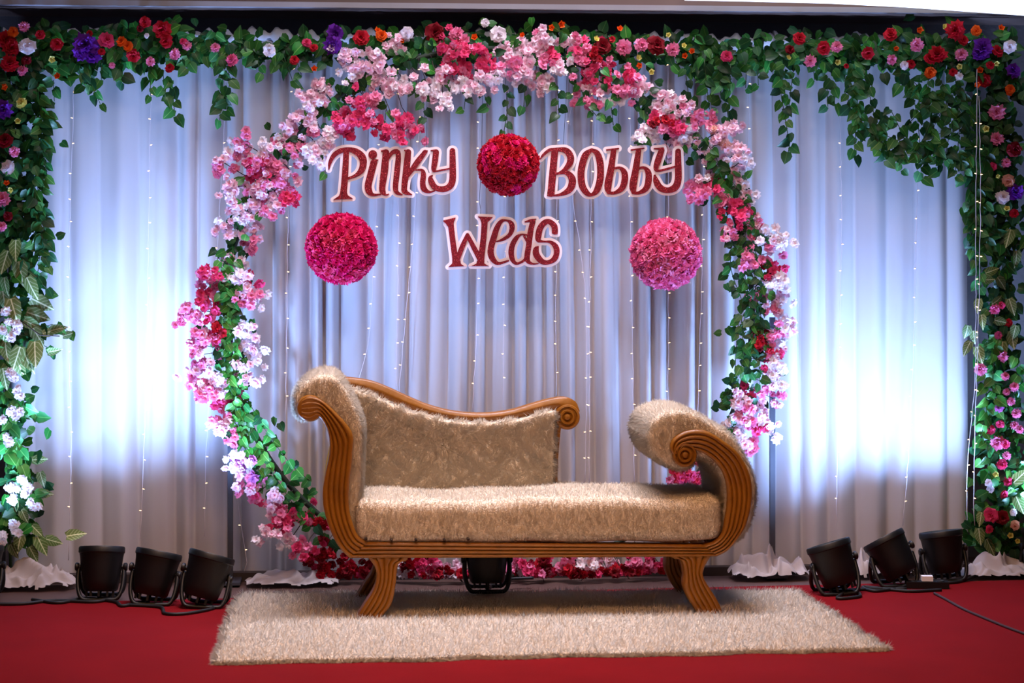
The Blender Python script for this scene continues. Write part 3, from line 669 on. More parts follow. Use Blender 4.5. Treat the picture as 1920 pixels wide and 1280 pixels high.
# dense bright ivy down the left limb, and strands on the right limb
for pts in ([(425, 470), (430, 560), (432, 640), (440, 740), (455, 830)], [(415, 490), (420, 590), (425, 690), (445, 780)], [(440, 480), (438, 600), (447, 700), (460, 790)],
            [(450, 760), (480, 830), (520, 900), (560, 960)], [(470, 760), (500, 810), (545, 870), (580, 900)], [(440, 790), (470, 860), (530, 930)]):
    hoop.vine(pts, 'pothos', 0.72, 0.024, 0.8)
for pts in ([(1375, 430), (1370, 500), (1390, 560)], [(1400, 400), (1395, 500), (1410, 600), (1405, 700)], [(1420, 430), (1415, 520), (1420, 620), (1425, 720)], [(1390, 590), (1392, 680), (1365, 740)],
            [(1385, 600), (1380, 660), (1378, 700)], [(1430, 480), (1425, 570), (1435, 660)], [(950, 160), (952, 200), (945, 245)], [(985, 160), (982, 200)], [(1045, 160), (1048, 215)], [(1145, 190), (1150, 235)],
            [(790, 165), (797, 220)], [(875, 165), (870, 205)], [(905, 165), (915, 200)], [(1085, 160), (1115, 215), (1135, 215)], [(1205, 255), (1210, 265)], [(605, 290), (612, 325)], [(725, 195), (722, 225)],
            [(1340, 300), (1380, 350), (1410, 400)], [(1310, 250), (1345, 300), (1350, 350)]):
    hoop.vine(pts, 'ivy', 0.72, 0.026, 0.85)
hoop.done()

# ------------------------------------------------------------------ garlands along the top and down both sides
def roses(pl, text, y=0.82):
    for it in text.split():
        a = it.split(','); u, v, c, r = float(a[0]), float(a[1]), a[2], float(a[3])
        kind = 'carnation' if c in 'PKUV' else 'bud' if (c in 'YO' and r < 9.5) else 'rose'
        if c == 'R' and r > 15: kind = 'carnation'
        q = P(u, v, y + DY - 0.07 + pl.rg.uniform(-0.03, 0.03))
        pl.flower(q, kind, c, r * pxm(y, u) * 1.02)
def band(pl, line, n, sv, keys, y=0.86, sy=0.07, scale=1.0, hang=0.0):
    pts = spline(line, 60)
    for k in range(n):
        i = pl.rg.uniform(0, 58.9); a = pts[int(i)] + (pts[int(i) + 1] - pts[int(i)]) * (i % 1)
        du, dv = (pl.rg.gauss(0, sv), pl.rg.gauss(0, 4)) if hang else (pl.rg.gauss(0, 4), pl.rg.gauss(0, sv))
        pl.leaf(P(a[0] + du, a[1] + dv, y + DY + pl.rg.uniform(-sy, sy * 0.8)), pl.rg.choice(keys), scale=scale)
def rope(pl, line, y=0.87): pl.stem([P(u, v, y + DY) for u, v in spline(line, 30)], 0.008)
IV = ['ivy', 'ivyd', 'ivyd', 'ivy', 'pothos']
GR = 'flower garlands of the backdrop'
# top left
l = [(-20, 92), (160, 88), (300, 82), (420, 88), (520, 92), (640, 88)]
t = Plant('flower_garland', P(300, 85, 1.07), 'green garland with roses and purple peony across the top left of the curtain', 'garland', GR, 31)
rope(t, l); band(t, l[:4], 420, 17, IV); band(t, l[3:], 130, 12, IV); band(t, [(0, 110), (120, 115), (330, 105)], 120, 14, IV)
roses(t, '107,83,R,12 97,112,Y,9 110,145,O,9 160,85,U,24 172,103,U,17 150,100,U,14 200,75,H,15 228,78,O,10 240,87,O,10 190,97,R,7 168,62,R,6 250,105,R,13 282,115,P,9 272,42,R,11 263,53,D,7 305,56,R,18 312,78,R,13 328,102,P,11 350,85,P,9 343,78,H,7 318,127,R,9 404,89,P,9 435,112,K,12 275,67,W,5 210,122,P,6 505,95,W,12 575,80,H,9 588,90,R,8 552,112,R,9 588,130,O,8 628,62,U,16 623,85,U,18 75,65,R,9')
for p in ([(165, 115), (160, 140), (175, 165), (188, 195)], [(190, 110), (190, 150)], [(145, 120), (158, 160)], [(225, 130), (232, 155)], [(280, 120), (283, 180)], [(305, 130), (310, 182)], [(322, 150), (328, 218)], [(410, 100), (418, 140), (412, 225)], [(425, 110), (430, 150), (425, 205)],
          [(530, 100), (548, 150)], [(480, 110), (492, 138)], [(555, 110), (565, 140)], [(100, 150), (102, 190)], [(355, 110), (352, 128)]): t.vine(p, 'ivy', 0.80)
t.done()
# top middle, over the hoop
l = [(640, 88), (760, 84), (900, 82), (1050, 82), (1200, 92), (1310, 98)]
t = Plant('flower_garland', P(960, 85, 1.07), 'garland of dark red, pink and orange flowers above the hoop', 'garland', GR, 32)
rope(t, l); band(t, l, 420, 15, IV)
roses(t, '677,70,R,15 715,66,O,11 708,58,O,7 763,62,W,12 753,78,O,6 815,60,D,18 858,62,P,12 890,72,O,9 910,43,W,8 935,65,W,15 980,67,O,7 1035,52,O,8 1052,46,O,9 1007,62,P,9 1030,67,Y,8 1117,75,Y,8 1130,86,D,15 1161,56,O,8 1170,90,P,15 1203,84,P,13 1231,85,D,18 1261,93,P,13 1282,87,Y,7 1285,106,O,8 1298,97,O,8 1254,66,Y,7 1196,110,Y,8 1200,123,O,8 1220,135,Y,8', 0.80)
t.done()
# top right
l = [(1300, 95), (1380, 100), (1480, 96), (1600, 90), (1720, 88), (1850, 92), (1900, 98)]
t = Plant('flower_garland', P(1600, 92, 1.07), 'thick garland across the top right with ivy hanging in a curtain of leaves', 'garland', GR, 33)
rope(t, l); band(t, l, 480, 17, IV); band(t, [(1560, 110), (1700, 112), (1880, 118)], 200, 18, IV); band(t, [(1300, 120), (1370, 130)], 60, 18, IV)
roses(t, '1363,105,H,11 1498,72,R,13 1481,93,D,9 1545,90,R,13 1569,88,P,11 1519,115,P,12 1477,110,Y,7 1569,118,Y,8 1587,124,R,5 1628,100,R,12 1670,64,R,13 1722,56,O,9 1719,85,P,13 1680,90,O,7 1672,112,P,10 1696,122,W,8 1708,120,R,9 1758,102,R,17 1743,110,R,12 1769,52,Y,9 1792,57,R,18 1806,75,R,10 1803,102,P,12 1830,58,O,10 1876,53,O,8 1843,90,U,20 1835,100,U,13 1857,122,R,8 1867,119,Y,7 1800,125,Y,8 1787,135,R,8 1798,143,W,8 1744,136,O,11')
for p in ([(1285, 130), (1290, 172)], [(1320, 110), (1330, 205)], [(1370, 120), (1365, 220)], [(1350, 110), (1352, 185)], [(1420, 120), (1422, 160)], [(1400, 120), (1398, 165)], [(1455, 120), (1470, 210), (1480, 270), (1478, 285)], [(1490, 110), (1478, 210)], [(1470, 120), (1465, 150), (1455, 160)], [(1525, 120), (1527, 150)], [(1550, 140), (1552, 200)], [(1560, 150), (1565, 195)],
          [(1600, 120), (1605, 210), (1602, 292)], [(1620, 130), (1640, 220), (1660, 300)], [(1600, 160), (1622, 240), (1680, 285), (1690, 318)], [(1670, 205), (1690, 245), (1725, 290)], [(1700, 140), (1720, 220), (1728, 335)], [(1740, 140), (1745, 230), (1760, 320)], [(1765, 150), (1780, 230), (1772, 300)], [(1790, 140), (1800, 220), (1790, 330)],
          [(1620, 230), (1680, 262), (1740, 272), (1805, 300)], [(1650, 280), (1710, 292), (1770, 298), (1800, 305)], [(1600, 130), (1590, 190), (1615, 230)], [(1710, 150), (1760, 200), (1810, 225)], [(1690, 160), (1740, 175), (1800, 180)], [(1800, 160), (1770, 200), (1745, 250)], [(1810, 190), (1815, 260), (1808, 330)], [(1660, 215), (1670, 225)], [(1780, 240), (1745, 260)], [(1775, 160), (1700, 235)]):
    t.vine(p, 'ivy', 0.78)
t.done()
# left side, full height
l = [(22, 90), (35, 200), (30, 350), (30, 480), (22, 650), (18, 800), (30, 900), (30, 1010)]
t = Plant('flower_garland', Vector((P(20, 900, 1.02).x, 1.02, 0)), 'side garland of roses, ivy and big pale-veined leaves at the left edge', 'garland', GR, 34)
rope(t, [(15, 60), (20, 400), (12, 800), (20, 1068)]); band(t, l[:4], 430, 27, ['ivy', 'ivyd', 'ivyd'], 0.84, hang=1); band(t, l[3:], 330, 24, ['ivyd', 'pothos', 'ivy'], 0.85, hang=1); band(t, [(40, 95), (100, 100)], 60, 16, IV)
roses(t, '10,75,R,18 22,90,R,16 18,120,R,17 52,87,W,15 45,50,P,10 25,60,O,10 50,113,D,9 42,132,P,10 12,162,O,9 40,193,Y,10 33,228,Y,8 5,205,U,20 10,263,D,14 27,284,P,10 15,314,W,14 5,372,P,14 22,355,Y,8 12,345,O,8 15,405,D,9 3,425,P,9')
for u, v in ((8, 588), (16, 600), (28, 618), (22, 632), (8, 620), (32, 612), (18, 702), (28, 708), (32, 730), (38, 742), (22, 772), (37, 770), (30, 778), (3, 790), (8, 820), (16, 828), (40, 895), (18, 918), (26, 916), (22, 936), (46, 928), (54, 912), (60, 942), (20, 985), (28, 985), (8, 1005), (3, 1018), (30, 998), (68, 948)):
    for k in range(3):
        q = P(u + t.rg.uniform(-5, 5), v + t.rg.uniform(-5, 5), 0.93); t.flower(q, 'blossom', 'W', t.rg.uniform(0.014, 0.021), nm='white_blossom')
for u, v, dx, dz in ((30, 450, .1, -1), (15, 470, -.2, -1), (35, 490, .2, -1), (8, 520, .1, -1), (50, 520, .5, -1), (60, 560, .9, -.5), (50, 585, 1, -.35), (45, 600, 1, -.5), (20, 560, .3, -1), (10, 640, .2, -1), (62, 615, .6, -1), (65, 640, .1, -1), (80, 625, 1, .4), (38, 650, -.3, -1), (30, 665, .2, -1), (45, 660, .5, -1), (55, 655, .2, -1), (90, 660, 1, .2), (118, 630, 1, .3), (5, 690, .2, -1), (95, 620, 1, .25), (12, 610, -.3, -1), (5, 545, .2, -1)):
    t.leaf(P(u, v, 0.96 + t.rg.uniform(-.03, .03)), 'vari' if u < 75 else 'varis', Vector((dx, -0.1, dz)), TOCAM + Vector((t.rg.uniform(-.5, .5), 0, t.rg.uniform(-.2, .6))), 0.8 if u < 75 else .75, prio=-9)
for u, v, dx, dz in ((60, 862, 1, .1), (70, 925, 1, 0), (75, 885, .3, -1), (30, 940, -.3, -1), (40, 955, .5, -1), (60, 985, .6, -.6), (70, 1005, .4, -.8), (85, 1010, .8, -.2), (40, 1000, -.2, -1), (20, 1020, .5, -1), (125, 1005, 1, .25), (55, 1025, .4, -.7)):
    t.leaf(P(u, v, 1.0), 'varis', Vector((dx, -0.1, dz)), TOCAM + Vector((0, 0, .3)), 1.0, prio=-9)
for p in ([(70, 150), (78, 250), (70, 340), (82, 430), (80, 480)], [(88, 180), (80, 260), (85, 330), (70, 400)], [(60, 300), (70, 400), (88, 470), (85, 500)], [(62, 430), (75, 480), (70, 520), (88, 540)], [(65, 620), (100, 608), (130, 622)], [(70, 640), (95, 655), (105, 662)]): t.vine(p, 'ivy', 0.78)
for p in ([(10, 720), (20, 780), (12, 850)], [(30, 830), (40, 860), (30, 900)], [(40, 760), (52, 765)]): t.vine(p, 'pothos', 0.76)
t.stem([P(38, 600, .94), P(75, 628, .92), P(112, 630, .92)], 0.003, M_TWIG, 'twig', 4)
t.done()
# right side, full height
l = [(1880, 130), (1868, 240), (1870, 380), (1875, 500), (1872, 620), (1880, 740), (1882, 880), (1875, 1010)]
t = Plant('flower_garland', Vector((P(1880, 900, 1.06).x, 1.06, 0)), 'side garland of ivy, pink roses and purple flowers at the right edge', 'garland', GR, 35)
rope(t, [(1885, 90), (1882, 400), (1882, 700), (1880, 1055)], 0.92); band(t, l[:4], 420, 22, ['ivy', 'ivyd', 'ivyd'], 0.88, hang=1); band(t, l[3:6], 170, 18, ['ivyd', 'pothos', 'ivyd'], 0.88, hang=1); band(t, l[5:], 260, 21, ['ivyd', 'pothos', 'ivyd'], 0.88, hang=1)
band(t, [(1850, 960), (1860, 1000), (1880, 1030)], 70, 24, ['ivyd', 'ivy'], 0.88, hang=1)
roses(t, '1870,95,R,12 1893,88,W,12 1838,133,O,9 1846,150,R,13 1832,158,O,8 1900,132,U,14 1894,168,O,10 1869,210,P,16 1850,242,Y,9 1869,260,P,13 1903,280,D,14 1887,305,P,9 1862,312,H,8 1869,330,Y,6 1890,340,C,12 1903,360,U,17 1880,370,W,13 1888,393,Y,8 1902,400,R,9 1865,580,K,10 1878,573,H,7 1890,605,R,8 1872,628,K,8 1838,692,P,12 1880,668,P,11 1885,705,P,8 1902,725,P,9 1887,735,P,7 1896,752,P,8 1873,765,V,9 1905,775,P,9 1902,797,P,8 1912,805,P,8 1855,805,H,11 1875,795,H,8 1870,830,P,14 1885,832,H,9 1888,854,P,8 1879,870,H,10 1868,887,Y,8 1853,905,W,7 1857,917,W,7 1890,903,H,9 1883,927,H,8 1858,965,H,14 1880,970,D,13 1855,992,H,8 1900,960,W,7 1903,985,C,9 1895,1003,Y,8 1908,1012,Y,7', 0.86)
for u, v, dx, dz in ((1848, 512, .8, .3), (1842, 525, 1, .1), (1835, 560, -.1, -1), (1840, 590, .1, -1), (1815, 610, -.2, -1), (1825, 620, .1, -1), (1820, 640, -.6, -1), (1832, 650, .3, -1), (1860, 570, .9, .4), (1892, 560, .3, -1), (1865, 600, .8, -.2), (1895, 620, .2, -1), (1880, 640, -.1, -1), (1905, 610, -.3, -1), (1870, 520, .6, -.6), (1905, 470, .1, -1), (1895, 430, -.3, -1), (1885, 895, .6, -.3), (1900, 905, .4, .4), (1840, 960, -.3, -1), (1835, 990, .1, -1), (1850, 1010, .4, -.8), (1905, 930, .4, -1)):
    t.leaf(P(u, v, 1.00 + t.rg.uniform(-.03, .03)), 'vari', Vector((dx, -0.1, dz)), TOCAM + Vector((t.rg.uniform(-.5, .5), 0, t.rg.uniform(-.2, .6))), 0.62, prio=-9)
for p in ([(1820, 200), (1825, 300), (1818, 400), (1825, 470)], [(1835, 180), (1840, 300), (1832, 420), (1830, 500)], [(1850, 280), (1845, 380), (1850, 460)], [(1822, 300), (1830, 380), (1822, 440)], [(1838, 450), (1835, 540)]): t.vine(p, 'ivy', 0.80)
for p in ([(1845, 700), (1850, 760), (1840, 820)], [(1865, 640), (1862, 720), (1868, 770)], [(1905, 670), (1912, 720)], [(1850, 830), (1855, 900)]): t.vine(p, 'pothos', 0.80)
t.done()

# ------------------------------------------------------------------ flower balls
def ball(u, v, rpx, col, colmix, label, seed, top):
    y = 0.66 + DY; c = P(u, v, y); r = rpx * pxm(y, u); rg = random.Random(seed)
    e = empty('flower_ball', c, label, 'flower ball', 'hanging flower balls')
    rc_ = r * 0.80; prof = [(max(0.001, rc_ * math.sin(a)), -rc_ * math.cos(a)) for a in [math.pi * k / 12 for k in range(13)]]
    link('foam_core', MB().lathe(prof, None, 20).mesh('ball_core'), e, PM[col])
    n = 150; ms = [(FLOWER('carnation', k, s_)) for k in colmix for s_ in (0, 1)]
    for i in range(n):
        z = 1 - 2 * (i + 0.5) / n; a = i * 2.399963; q = Vector((math.sqrt(1 - z * z) * math.cos(a), math.sqrt(1 - z * z) * math.sin(a), z))
        q = (q + Vector((rg.gauss(0, .03), rg.gauss(0, .03), rg.gauss(0, .03)))).normalized()
        o = bpy.data.objects.new('carnation', rg.choice(ms)); COL.objects.link(o); o.parent = e
        o.matrix_local = Matrix.Translation(q * r * 0.83) @ frame(q + Vector((rg.uniform(-.3, .3), rg.uniform(-.3, .3), rg.uniform(-.3, .3))), (rg.uniform(-1, 1), 0.3, rg.uniform(-1, 1))) @ Matrix.Scale(r * 0.225, 4)
    tp = P(top[0], top[1], y + 0.16) - c
    link('hanging_wire', MB().tube([Vector((0, 0, r * 0.8)), tp.lerp(Vector((0, 0, r)), 0.5), tp], 0.0014, 4).mesh('ball_wire'), e, M_WIRE)
ball(953, 309, 59, 'R', 'RRRM', 'deep red carnation ball hanging between the two name signs', 1, (945, 95))
ball(640, 466, 68, 'M', 'MMH', 'magenta carnation ball hanging at the left below the Pinky sign', 2, (648, 150))
ball(1248, 476, 68, 'K', 'KKP', 'pale pink carnation ball hanging at the right below the Bobby sign', 3, (1251, 190))

# ------------------------------------------------------------------ cut-out name signs
def sdf(strokes, polys, X, Y):
    D = np.full(X.shape, 1e9)
    for st in strokes:
        st = [tuple(map(float, s)) for s in st]
        if len(st) == 1: D = np.minimum(D, np.hypot(X - st[0][0], Y - st[0][1]) - st[0][2]); continue
        if len(st) > 2:
            sp = spline(st, len(st) * 5); sp[:, 2] = np.maximum(sp[:, 2], 2); st = [tuple(q) for q in sp]
        for (x0, y0, r0), (x1, y1, r1) in zip(st, st[1:]):
            dx, dy = x1 - x0, y1 - y0; t = np.clip(((X - x0) * dx + (Y - y0) * dy) / max(dx * dx + dy * dy, 1e-9), 0, 1)
            D = np.minimum(D, np.hypot(X - x0 - t * dx, Y - y0 - t * dy) - (r0 + (r1 - r0) * t))
    for po in polys:
        d = np.full(X.shape, 1e9); ins = np.zeros(X.shape, bool); m = len(po)
        for i in range(m):
            (x0, y0), (x1, y1) = po[i], po[(i + 1) % m]; dx, dy = x1 - x0, y1 - y0
            t = np.clip(((X - x0) * dx + (Y - y0) * dy) / (dx * dx + dy * dy), 0, 1); d = np.minimum(d, np.hypot(X - x0 - t * dx, Y - y0 - t * dy))
            cond = ((y0 > Y) != (y1 > Y)) & (X < (x1 - x0) * (Y - y0) / ((y1 - y0) or 1e-9) + x0); ins ^= cond
        D = np.minimum(D, np.where(ins, -d, d))
    return D
def contours(D, xs, ys):
    """marching squares: closed loops of the zero level"""
    segs = {}
    S = D < 0; ny, nx = D.shape
    def ex(j, i): t = D[j, i] / (D[j, i] - D[j, i + 1]); return (xs[i] + t * (xs[i + 1] - xs[i]), ys[j])
    def ey(j, i): t = D[j, i] / (D[j, i] - D[j + 1, i]); return (xs[i], ys[j] + t * (ys[j + 1] - ys[j]))
    c = S[:-1, :-1] * 1 + S[:-1, 1:] * 2 + S[1:, 1:] * 4 + S[1:, :-1] * 8
    pos = {}
    T = {1: [('l', 't')], 2: [('t', 'r')], 3: [('l', 'r')], 4: [('r', 'b')], 5: [('l', 't'), ('r', 'b')], 6: [('t', 'b')], 7: [('l', 'b')], 8: [('b', 'l')], 9: [('b', 't')], 10: [('t', 'r'), ('b', 'l')], 11: [('b', 'r')], 12: [('r', 'l')], 13: [('r', 't')], 14: [('t', 'l')]}
    adj = {}
    for j, i in zip(*np.nonzero((c > 0) & (c < 15))):
        for a, b in T[int(c[j, i])]:
            ks = []
            for e in (a, b):
                k = {'t': ('x', j, i), 'b': ('x', j + 1, i), 'l': ('y', j, i), 'r': ('y', j, i + 1)}[e]
                if k not in pos: pos[k] = ex(k[1], k[2]) if k[0] == 'x' else ey(k[1], k[2])
                ks.append(k)
            adj.setdefault(ks[0], []).append(ks[1]); adj.setdefault(ks[1], []).append(ks[0])
    loops = []; seen = set()
    for k0 in adj:
        if k0 in seen: continue
        lp = [k0]; seen.add(k0); cur = k0
        while True:
            nx_ = [k for k in adj[cur] if k not in seen]
            if not nx_: break
            cur = nx_[0]; seen.add(cur); lp.append(cur)
        if len(lp) > 8: loops.append([pos[k] for k in lp])
    return loops
def cutout(loops, conv, y, thick, name, D, xs, ys):
    """board of the outline's shape: Delaunay triangles that lie inside, front, back and edge"""
    from mathutils.geometry import delaunay_2d_cdt
    pts = []; edges = []; rings = []; step = xs[1] - xs[0]
    for lp in loops:
        cl = [lp[0]]
        for q in lp[1:]:
            if math.hypot(q[0] - cl[-1][0], q[1] - cl[-1][1]) > step * 1.1: cl.append(q)
        b = len(pts); m = len(cl); pts += cl; edges += [(b + i, b + (i + 1) % m) for i in range(m)]; rings.append((b, m))
    V, E, F, *_ = delaunay_2d_cdt([Vector(q) for q in pts], edges, [], 0, 1e-5)
    keep = []
    for f in F:
        cx = sum(V[i][0] for i in f) / 3; cy = sum(V[i][1] for i in f) / 3
        if D[min(len(ys) - 1, int(round((cy - ys[0]) / step))), min(len(xs) - 1, int(round((cx - xs[0]) / step)))] < step * 0.35: keep.append(tuple(f))
    n = len(V); P2 = [conv(q[0], q[1]) for q in V]
    vs = [(x, y - thick / 2, z) for x, z in P2] + [(x, y + thick / 2, z) for x, z in P2]
    cnt = {}
    for f in keep:
        for a, b in zip(f, f[1:] + f[:1]): cnt.setdefault((min(a, b), max(a, b)), []).append((a, b))
    fs = keep + [tuple(n + i for i in reversed(f)) for f in keep]
    for k, l in cnt.items():
        if len(l) == 1: a, b = l[0]; fs.append((b, a, n + a, n + b))
    me = bpy.data.meshes.new(name); me.from_pydata(vs, [], fs); me.update(); return recalc(me)
def sign(label, letters, ox, oy, sc, dil, seed, wires):
    y = 0.70 + DY
    allp = [p for _, st, po in letters for s_ in st for p in s_]; x0 = min(p[0] for p in allp) - 110; x1 = max(p[0] for p in allp) + 110; y0 = min(p[1] for p in allp) - 110; y1 = max(p[1] for p in allp) + 110
    step = sc / 2.2; xs = np.arange(x0, x1, step); ys = np.arange(y0, y1, step); X, Y = np.meshgrid(xs, ys)
    c = P(ox + (x0 + x1) / 2 / sc, oy + (y0 + y1) / 2 / sc, y)
    e = empty('letter_sign', c, label, 'sign', 'glitter letter signs')
    def conv(a, b): q = P(ox + a / sc, oy + b / sc, y); return q.x - c.x, q.z - c.z
    Ds = [sdf(st, po, X, Y) for _, st, po in letters]
    back = np.minimum.reduce(Ds) - dil
    link('foam_backing', cutout(contours(back, xs, ys), conv, 0.0, 0.014, 'sign_backing', back, xs, ys), e, M_FOAM)
    for (nm, _, _), D in zip(letters, Ds):
        o = link('letter', cutout(contours(D, xs, ys), conv, -0.0095, 0.005, 'sign_letter', D, xs, ys), e, M_GLITTER); o['label'] = 'crimson glitter letter ' + nm
    for (ua, va, ub, vb) in wires:
        a, b = P(ua, va, y + 0.004) - c, P(ub, vb, y + 0.12) - c
        link('hanging_wire', MB().tube([a, a.lerp(b, .5) + Vector((0.003, 0, 0)), b], 0.0013, 4).mesh('sign_wire'), e, M_WIRE)
pinky = [('P', [[(380, 265, 34), (365, 560, 38), (345, 790, 40)], [(170, 500, 6), (182, 420, 20), (230, 330, 28), (310, 275, 30), (410, 258, 27), (500, 285, 38), (570, 350, 44), (583, 430, 42), (558, 510, 36), (490, 570, 20), (400, 605, 13)]], [[(310, 770), (385, 770), (400, 810), (460, 845), (220, 860), (290, 815)]]),
         ('i', [[(697, 318, 52)], [(762, 380, 4), (710, 405, 34)], [(708, 420, 42), (672, 560, 42), (642, 690, 42), (655, 760, 38), (700, 800, 18), (790, 797, 8)]], []),
         ('n', [[(800, 275, 7), (850, 275, 14)], [(855, 295, 40), (838, 500, 44), (812, 700, 38), (817, 760, 34), (850, 802, 12), (890, 792, 5)], [(880, 370, 14), (930, 295, 24), (990, 285, 30), (1003, 350, 32), (990, 500, 35), (970, 700, 32), (985, 770, 24), (1050, 800, 7)]], []),
         ('K', [[(1080, 270, 9), (1120, 272, 12)], [(1122, 290, 36), (1100, 500, 40), (1075, 700, 35), (1085, 765, 30), (1165, 800, 6)], [(1325, 288, 26), (1230, 410, 34), (1125, 560, 24)], [(1210, 503, 7), (1285, 505, 16), (1305, 560, 31), (1295, 660, 33), (1312, 730, 34), (1370, 768, 16), (1440, 755, 6)]], [[(1295, 275), (1358, 268), (1340, 300), (1290, 330)]]),
         ('y', [[(1395, 272, 7), (1460, 270, 12)], [(1455, 292, 36), (1442, 400, 36), (1427, 490, 28), (1445, 518, 12), (1530, 505, 11), (1630, 485, 9)], [(1652, 275, 34), (1655, 450, 38), (1653, 620, 40), (1620, 700, 38), (1540, 735, 35), (1450, 715, 33), (1402, 650, 36), (1388, 598, 24), (1414, 568, 6)]], [])]
sign('Pinky in crimson glitter letters on white foam, hanging upper left inside the hoop', pinky, 590, 240, 6.4, 32, 1, ((690, 280, 690, 110), (800, 280, 798, 110)))
bobby = [('B', [[(587, 300, 4), (610, 268, 11), (660, 228, 13), (720, 220, 14)], [(706, 235, 28), (690, 400, 29), (674, 585, 29)], [(730, 220, 14), (800, 232, 25), (836, 285, 28), (826, 340, 25), (780, 395, 16), (725, 425, 8)], [(725, 420, 8), (800, 413, 18), (845, 455, 28), (848, 510, 30), (818, 562, 25), (740, 598, 11), (645, 603, 5)]], []),
         ('O', [[(1010, 225, 13), (960, 268, 27), (932, 350, 28), (922, 430, 28), (932, 520, 28), (970, 580, 23), (1010, 596, 13), (1052, 560, 25), (1078, 480, 28), (1084, 400, 28), (1078, 320, 28), (1055, 252, 23), (1010, 225, 13)]], []),
         ('first b', [[(1135, 226, 6), (1232, 214, 6)], [(1192, 235, 22), (1170, 380, 27), (1145, 520, 30), (1150, 572, 18)], [(1175, 385, 9), (1240, 373, 11), (1280, 412, 24), (1283, 480, 27), (1258, 545, 23), (1200, 580, 13), (1148, 580, 12)]], []),
         ('second b', [[(1338, 226, 6), (1442, 212, 6)], [(1397, 235, 22), (1376, 380, 27), (1352, 520, 30), (1357, 572, 18)], [(1380, 385, 9), (1440, 371, 11), (1478, 412, 24), (1480, 480, 27), (1458, 545, 23), (1400, 580, 13), (1354, 580, 12)]], []),
         ('y', [[(1528, 215, 5), (1600, 214, 10)], [(1588, 230, 24), (1560, 310, 26), (1542, 375, 20), (1562, 397, 9), (1640, 381, 9), (1705, 362, 7)], [(1725, 238, 23), (1725, 350, 27), (1725, 470, 28), (1700, 535, 29), (1640, 558, 23), (1580, 540, 25), (1546, 490, 25), (1532, 440, 10)]], [])]
sign('Bobby in crimson glitter letters on white foam, hanging upper right inside the hoop', bobby, 880, 230, 4.414, 22, 2, ((1056, 275, 1064, 110), (1160, 278, 1158, 120), (1250, 278, 1250, 190)))
weds = [('W', [[(198, 220, 44), (225, 450, 42), (268, 770, 44)], [(300, 765, 38), (380, 560, 36), (450, 402, 28)], [(450, 402, 28), (540, 580, 36), (645, 780, 40)], [(708, 190, 46), (690, 450, 44), (652, 790, 46)]], [[(65, 190), (275, 140), (245, 215), (225, 250), (152, 275), (120, 225)], [(222, 780), (345, 790), (350, 835), (405, 870), (160, 885), (222, 830)], [(600, 125), (832, 135), (770, 200), (660, 225), (640, 160)], [(590, 790), (705, 790), (700, 830), (775, 870), (505, 870), (585, 830)]]),
        ('e', [[(890, 500, 9), (980, 472, 22), (1080, 402, 29), (1118, 310, 38), (1106, 230, 36), (1040, 186, 14), (955, 200, 28), (892, 300, 41), (842, 450, 46), (802, 600, 46), (802, 700, 46), (850, 790, 38), (920, 830, 22), (1060, 790, 14)]], []),
        ('d', [[(1340, 402, 12), (1250, 398, 14), (1182, 450, 33), (1122, 560, 40), (1106, 680, 42), (1132, 785, 33), (1190, 832, 20), (1290, 790, 18), (1320, 740, 16)], [(1315, 207, 10), (1400, 185, 20), (1478, 164, 5)], [(1428, 205, 38), (1396, 350, 42), (1370, 550, 42), (1345, 720, 42), (1360, 800, 32), (1430, 835, 14), (1510, 832, 8)], [(1300, 425, 16), (1345, 500, 18)]], []),
        ('s', [[(1760, 352, 45), (1750, 270, 45), (1680, 205, 38), (1610, 215, 42), (1540, 300, 46), (1512, 420, 46), (1515, 485, 30), (1600, 502, 14), (1690, 508, 22), (1768, 570, 40), (1788, 660, 42), (1750, 765, 40), (1650, 815, 32), (1560, 795, 42), (1484, 700, 48), (1478, 620, 40), (1515, 572, 5)]], [[(1715, 350), (1805, 350), (1800, 395), (1715, 382)]])]
sign('Weds in crimson glitter letters on white foam, hanging below the red flower ball', weds, 820, 390, 8.0, 40, 3, ((901, 408, 899, 378), (899, 378, 905, 180), (1020, 410, 1022, 180)))

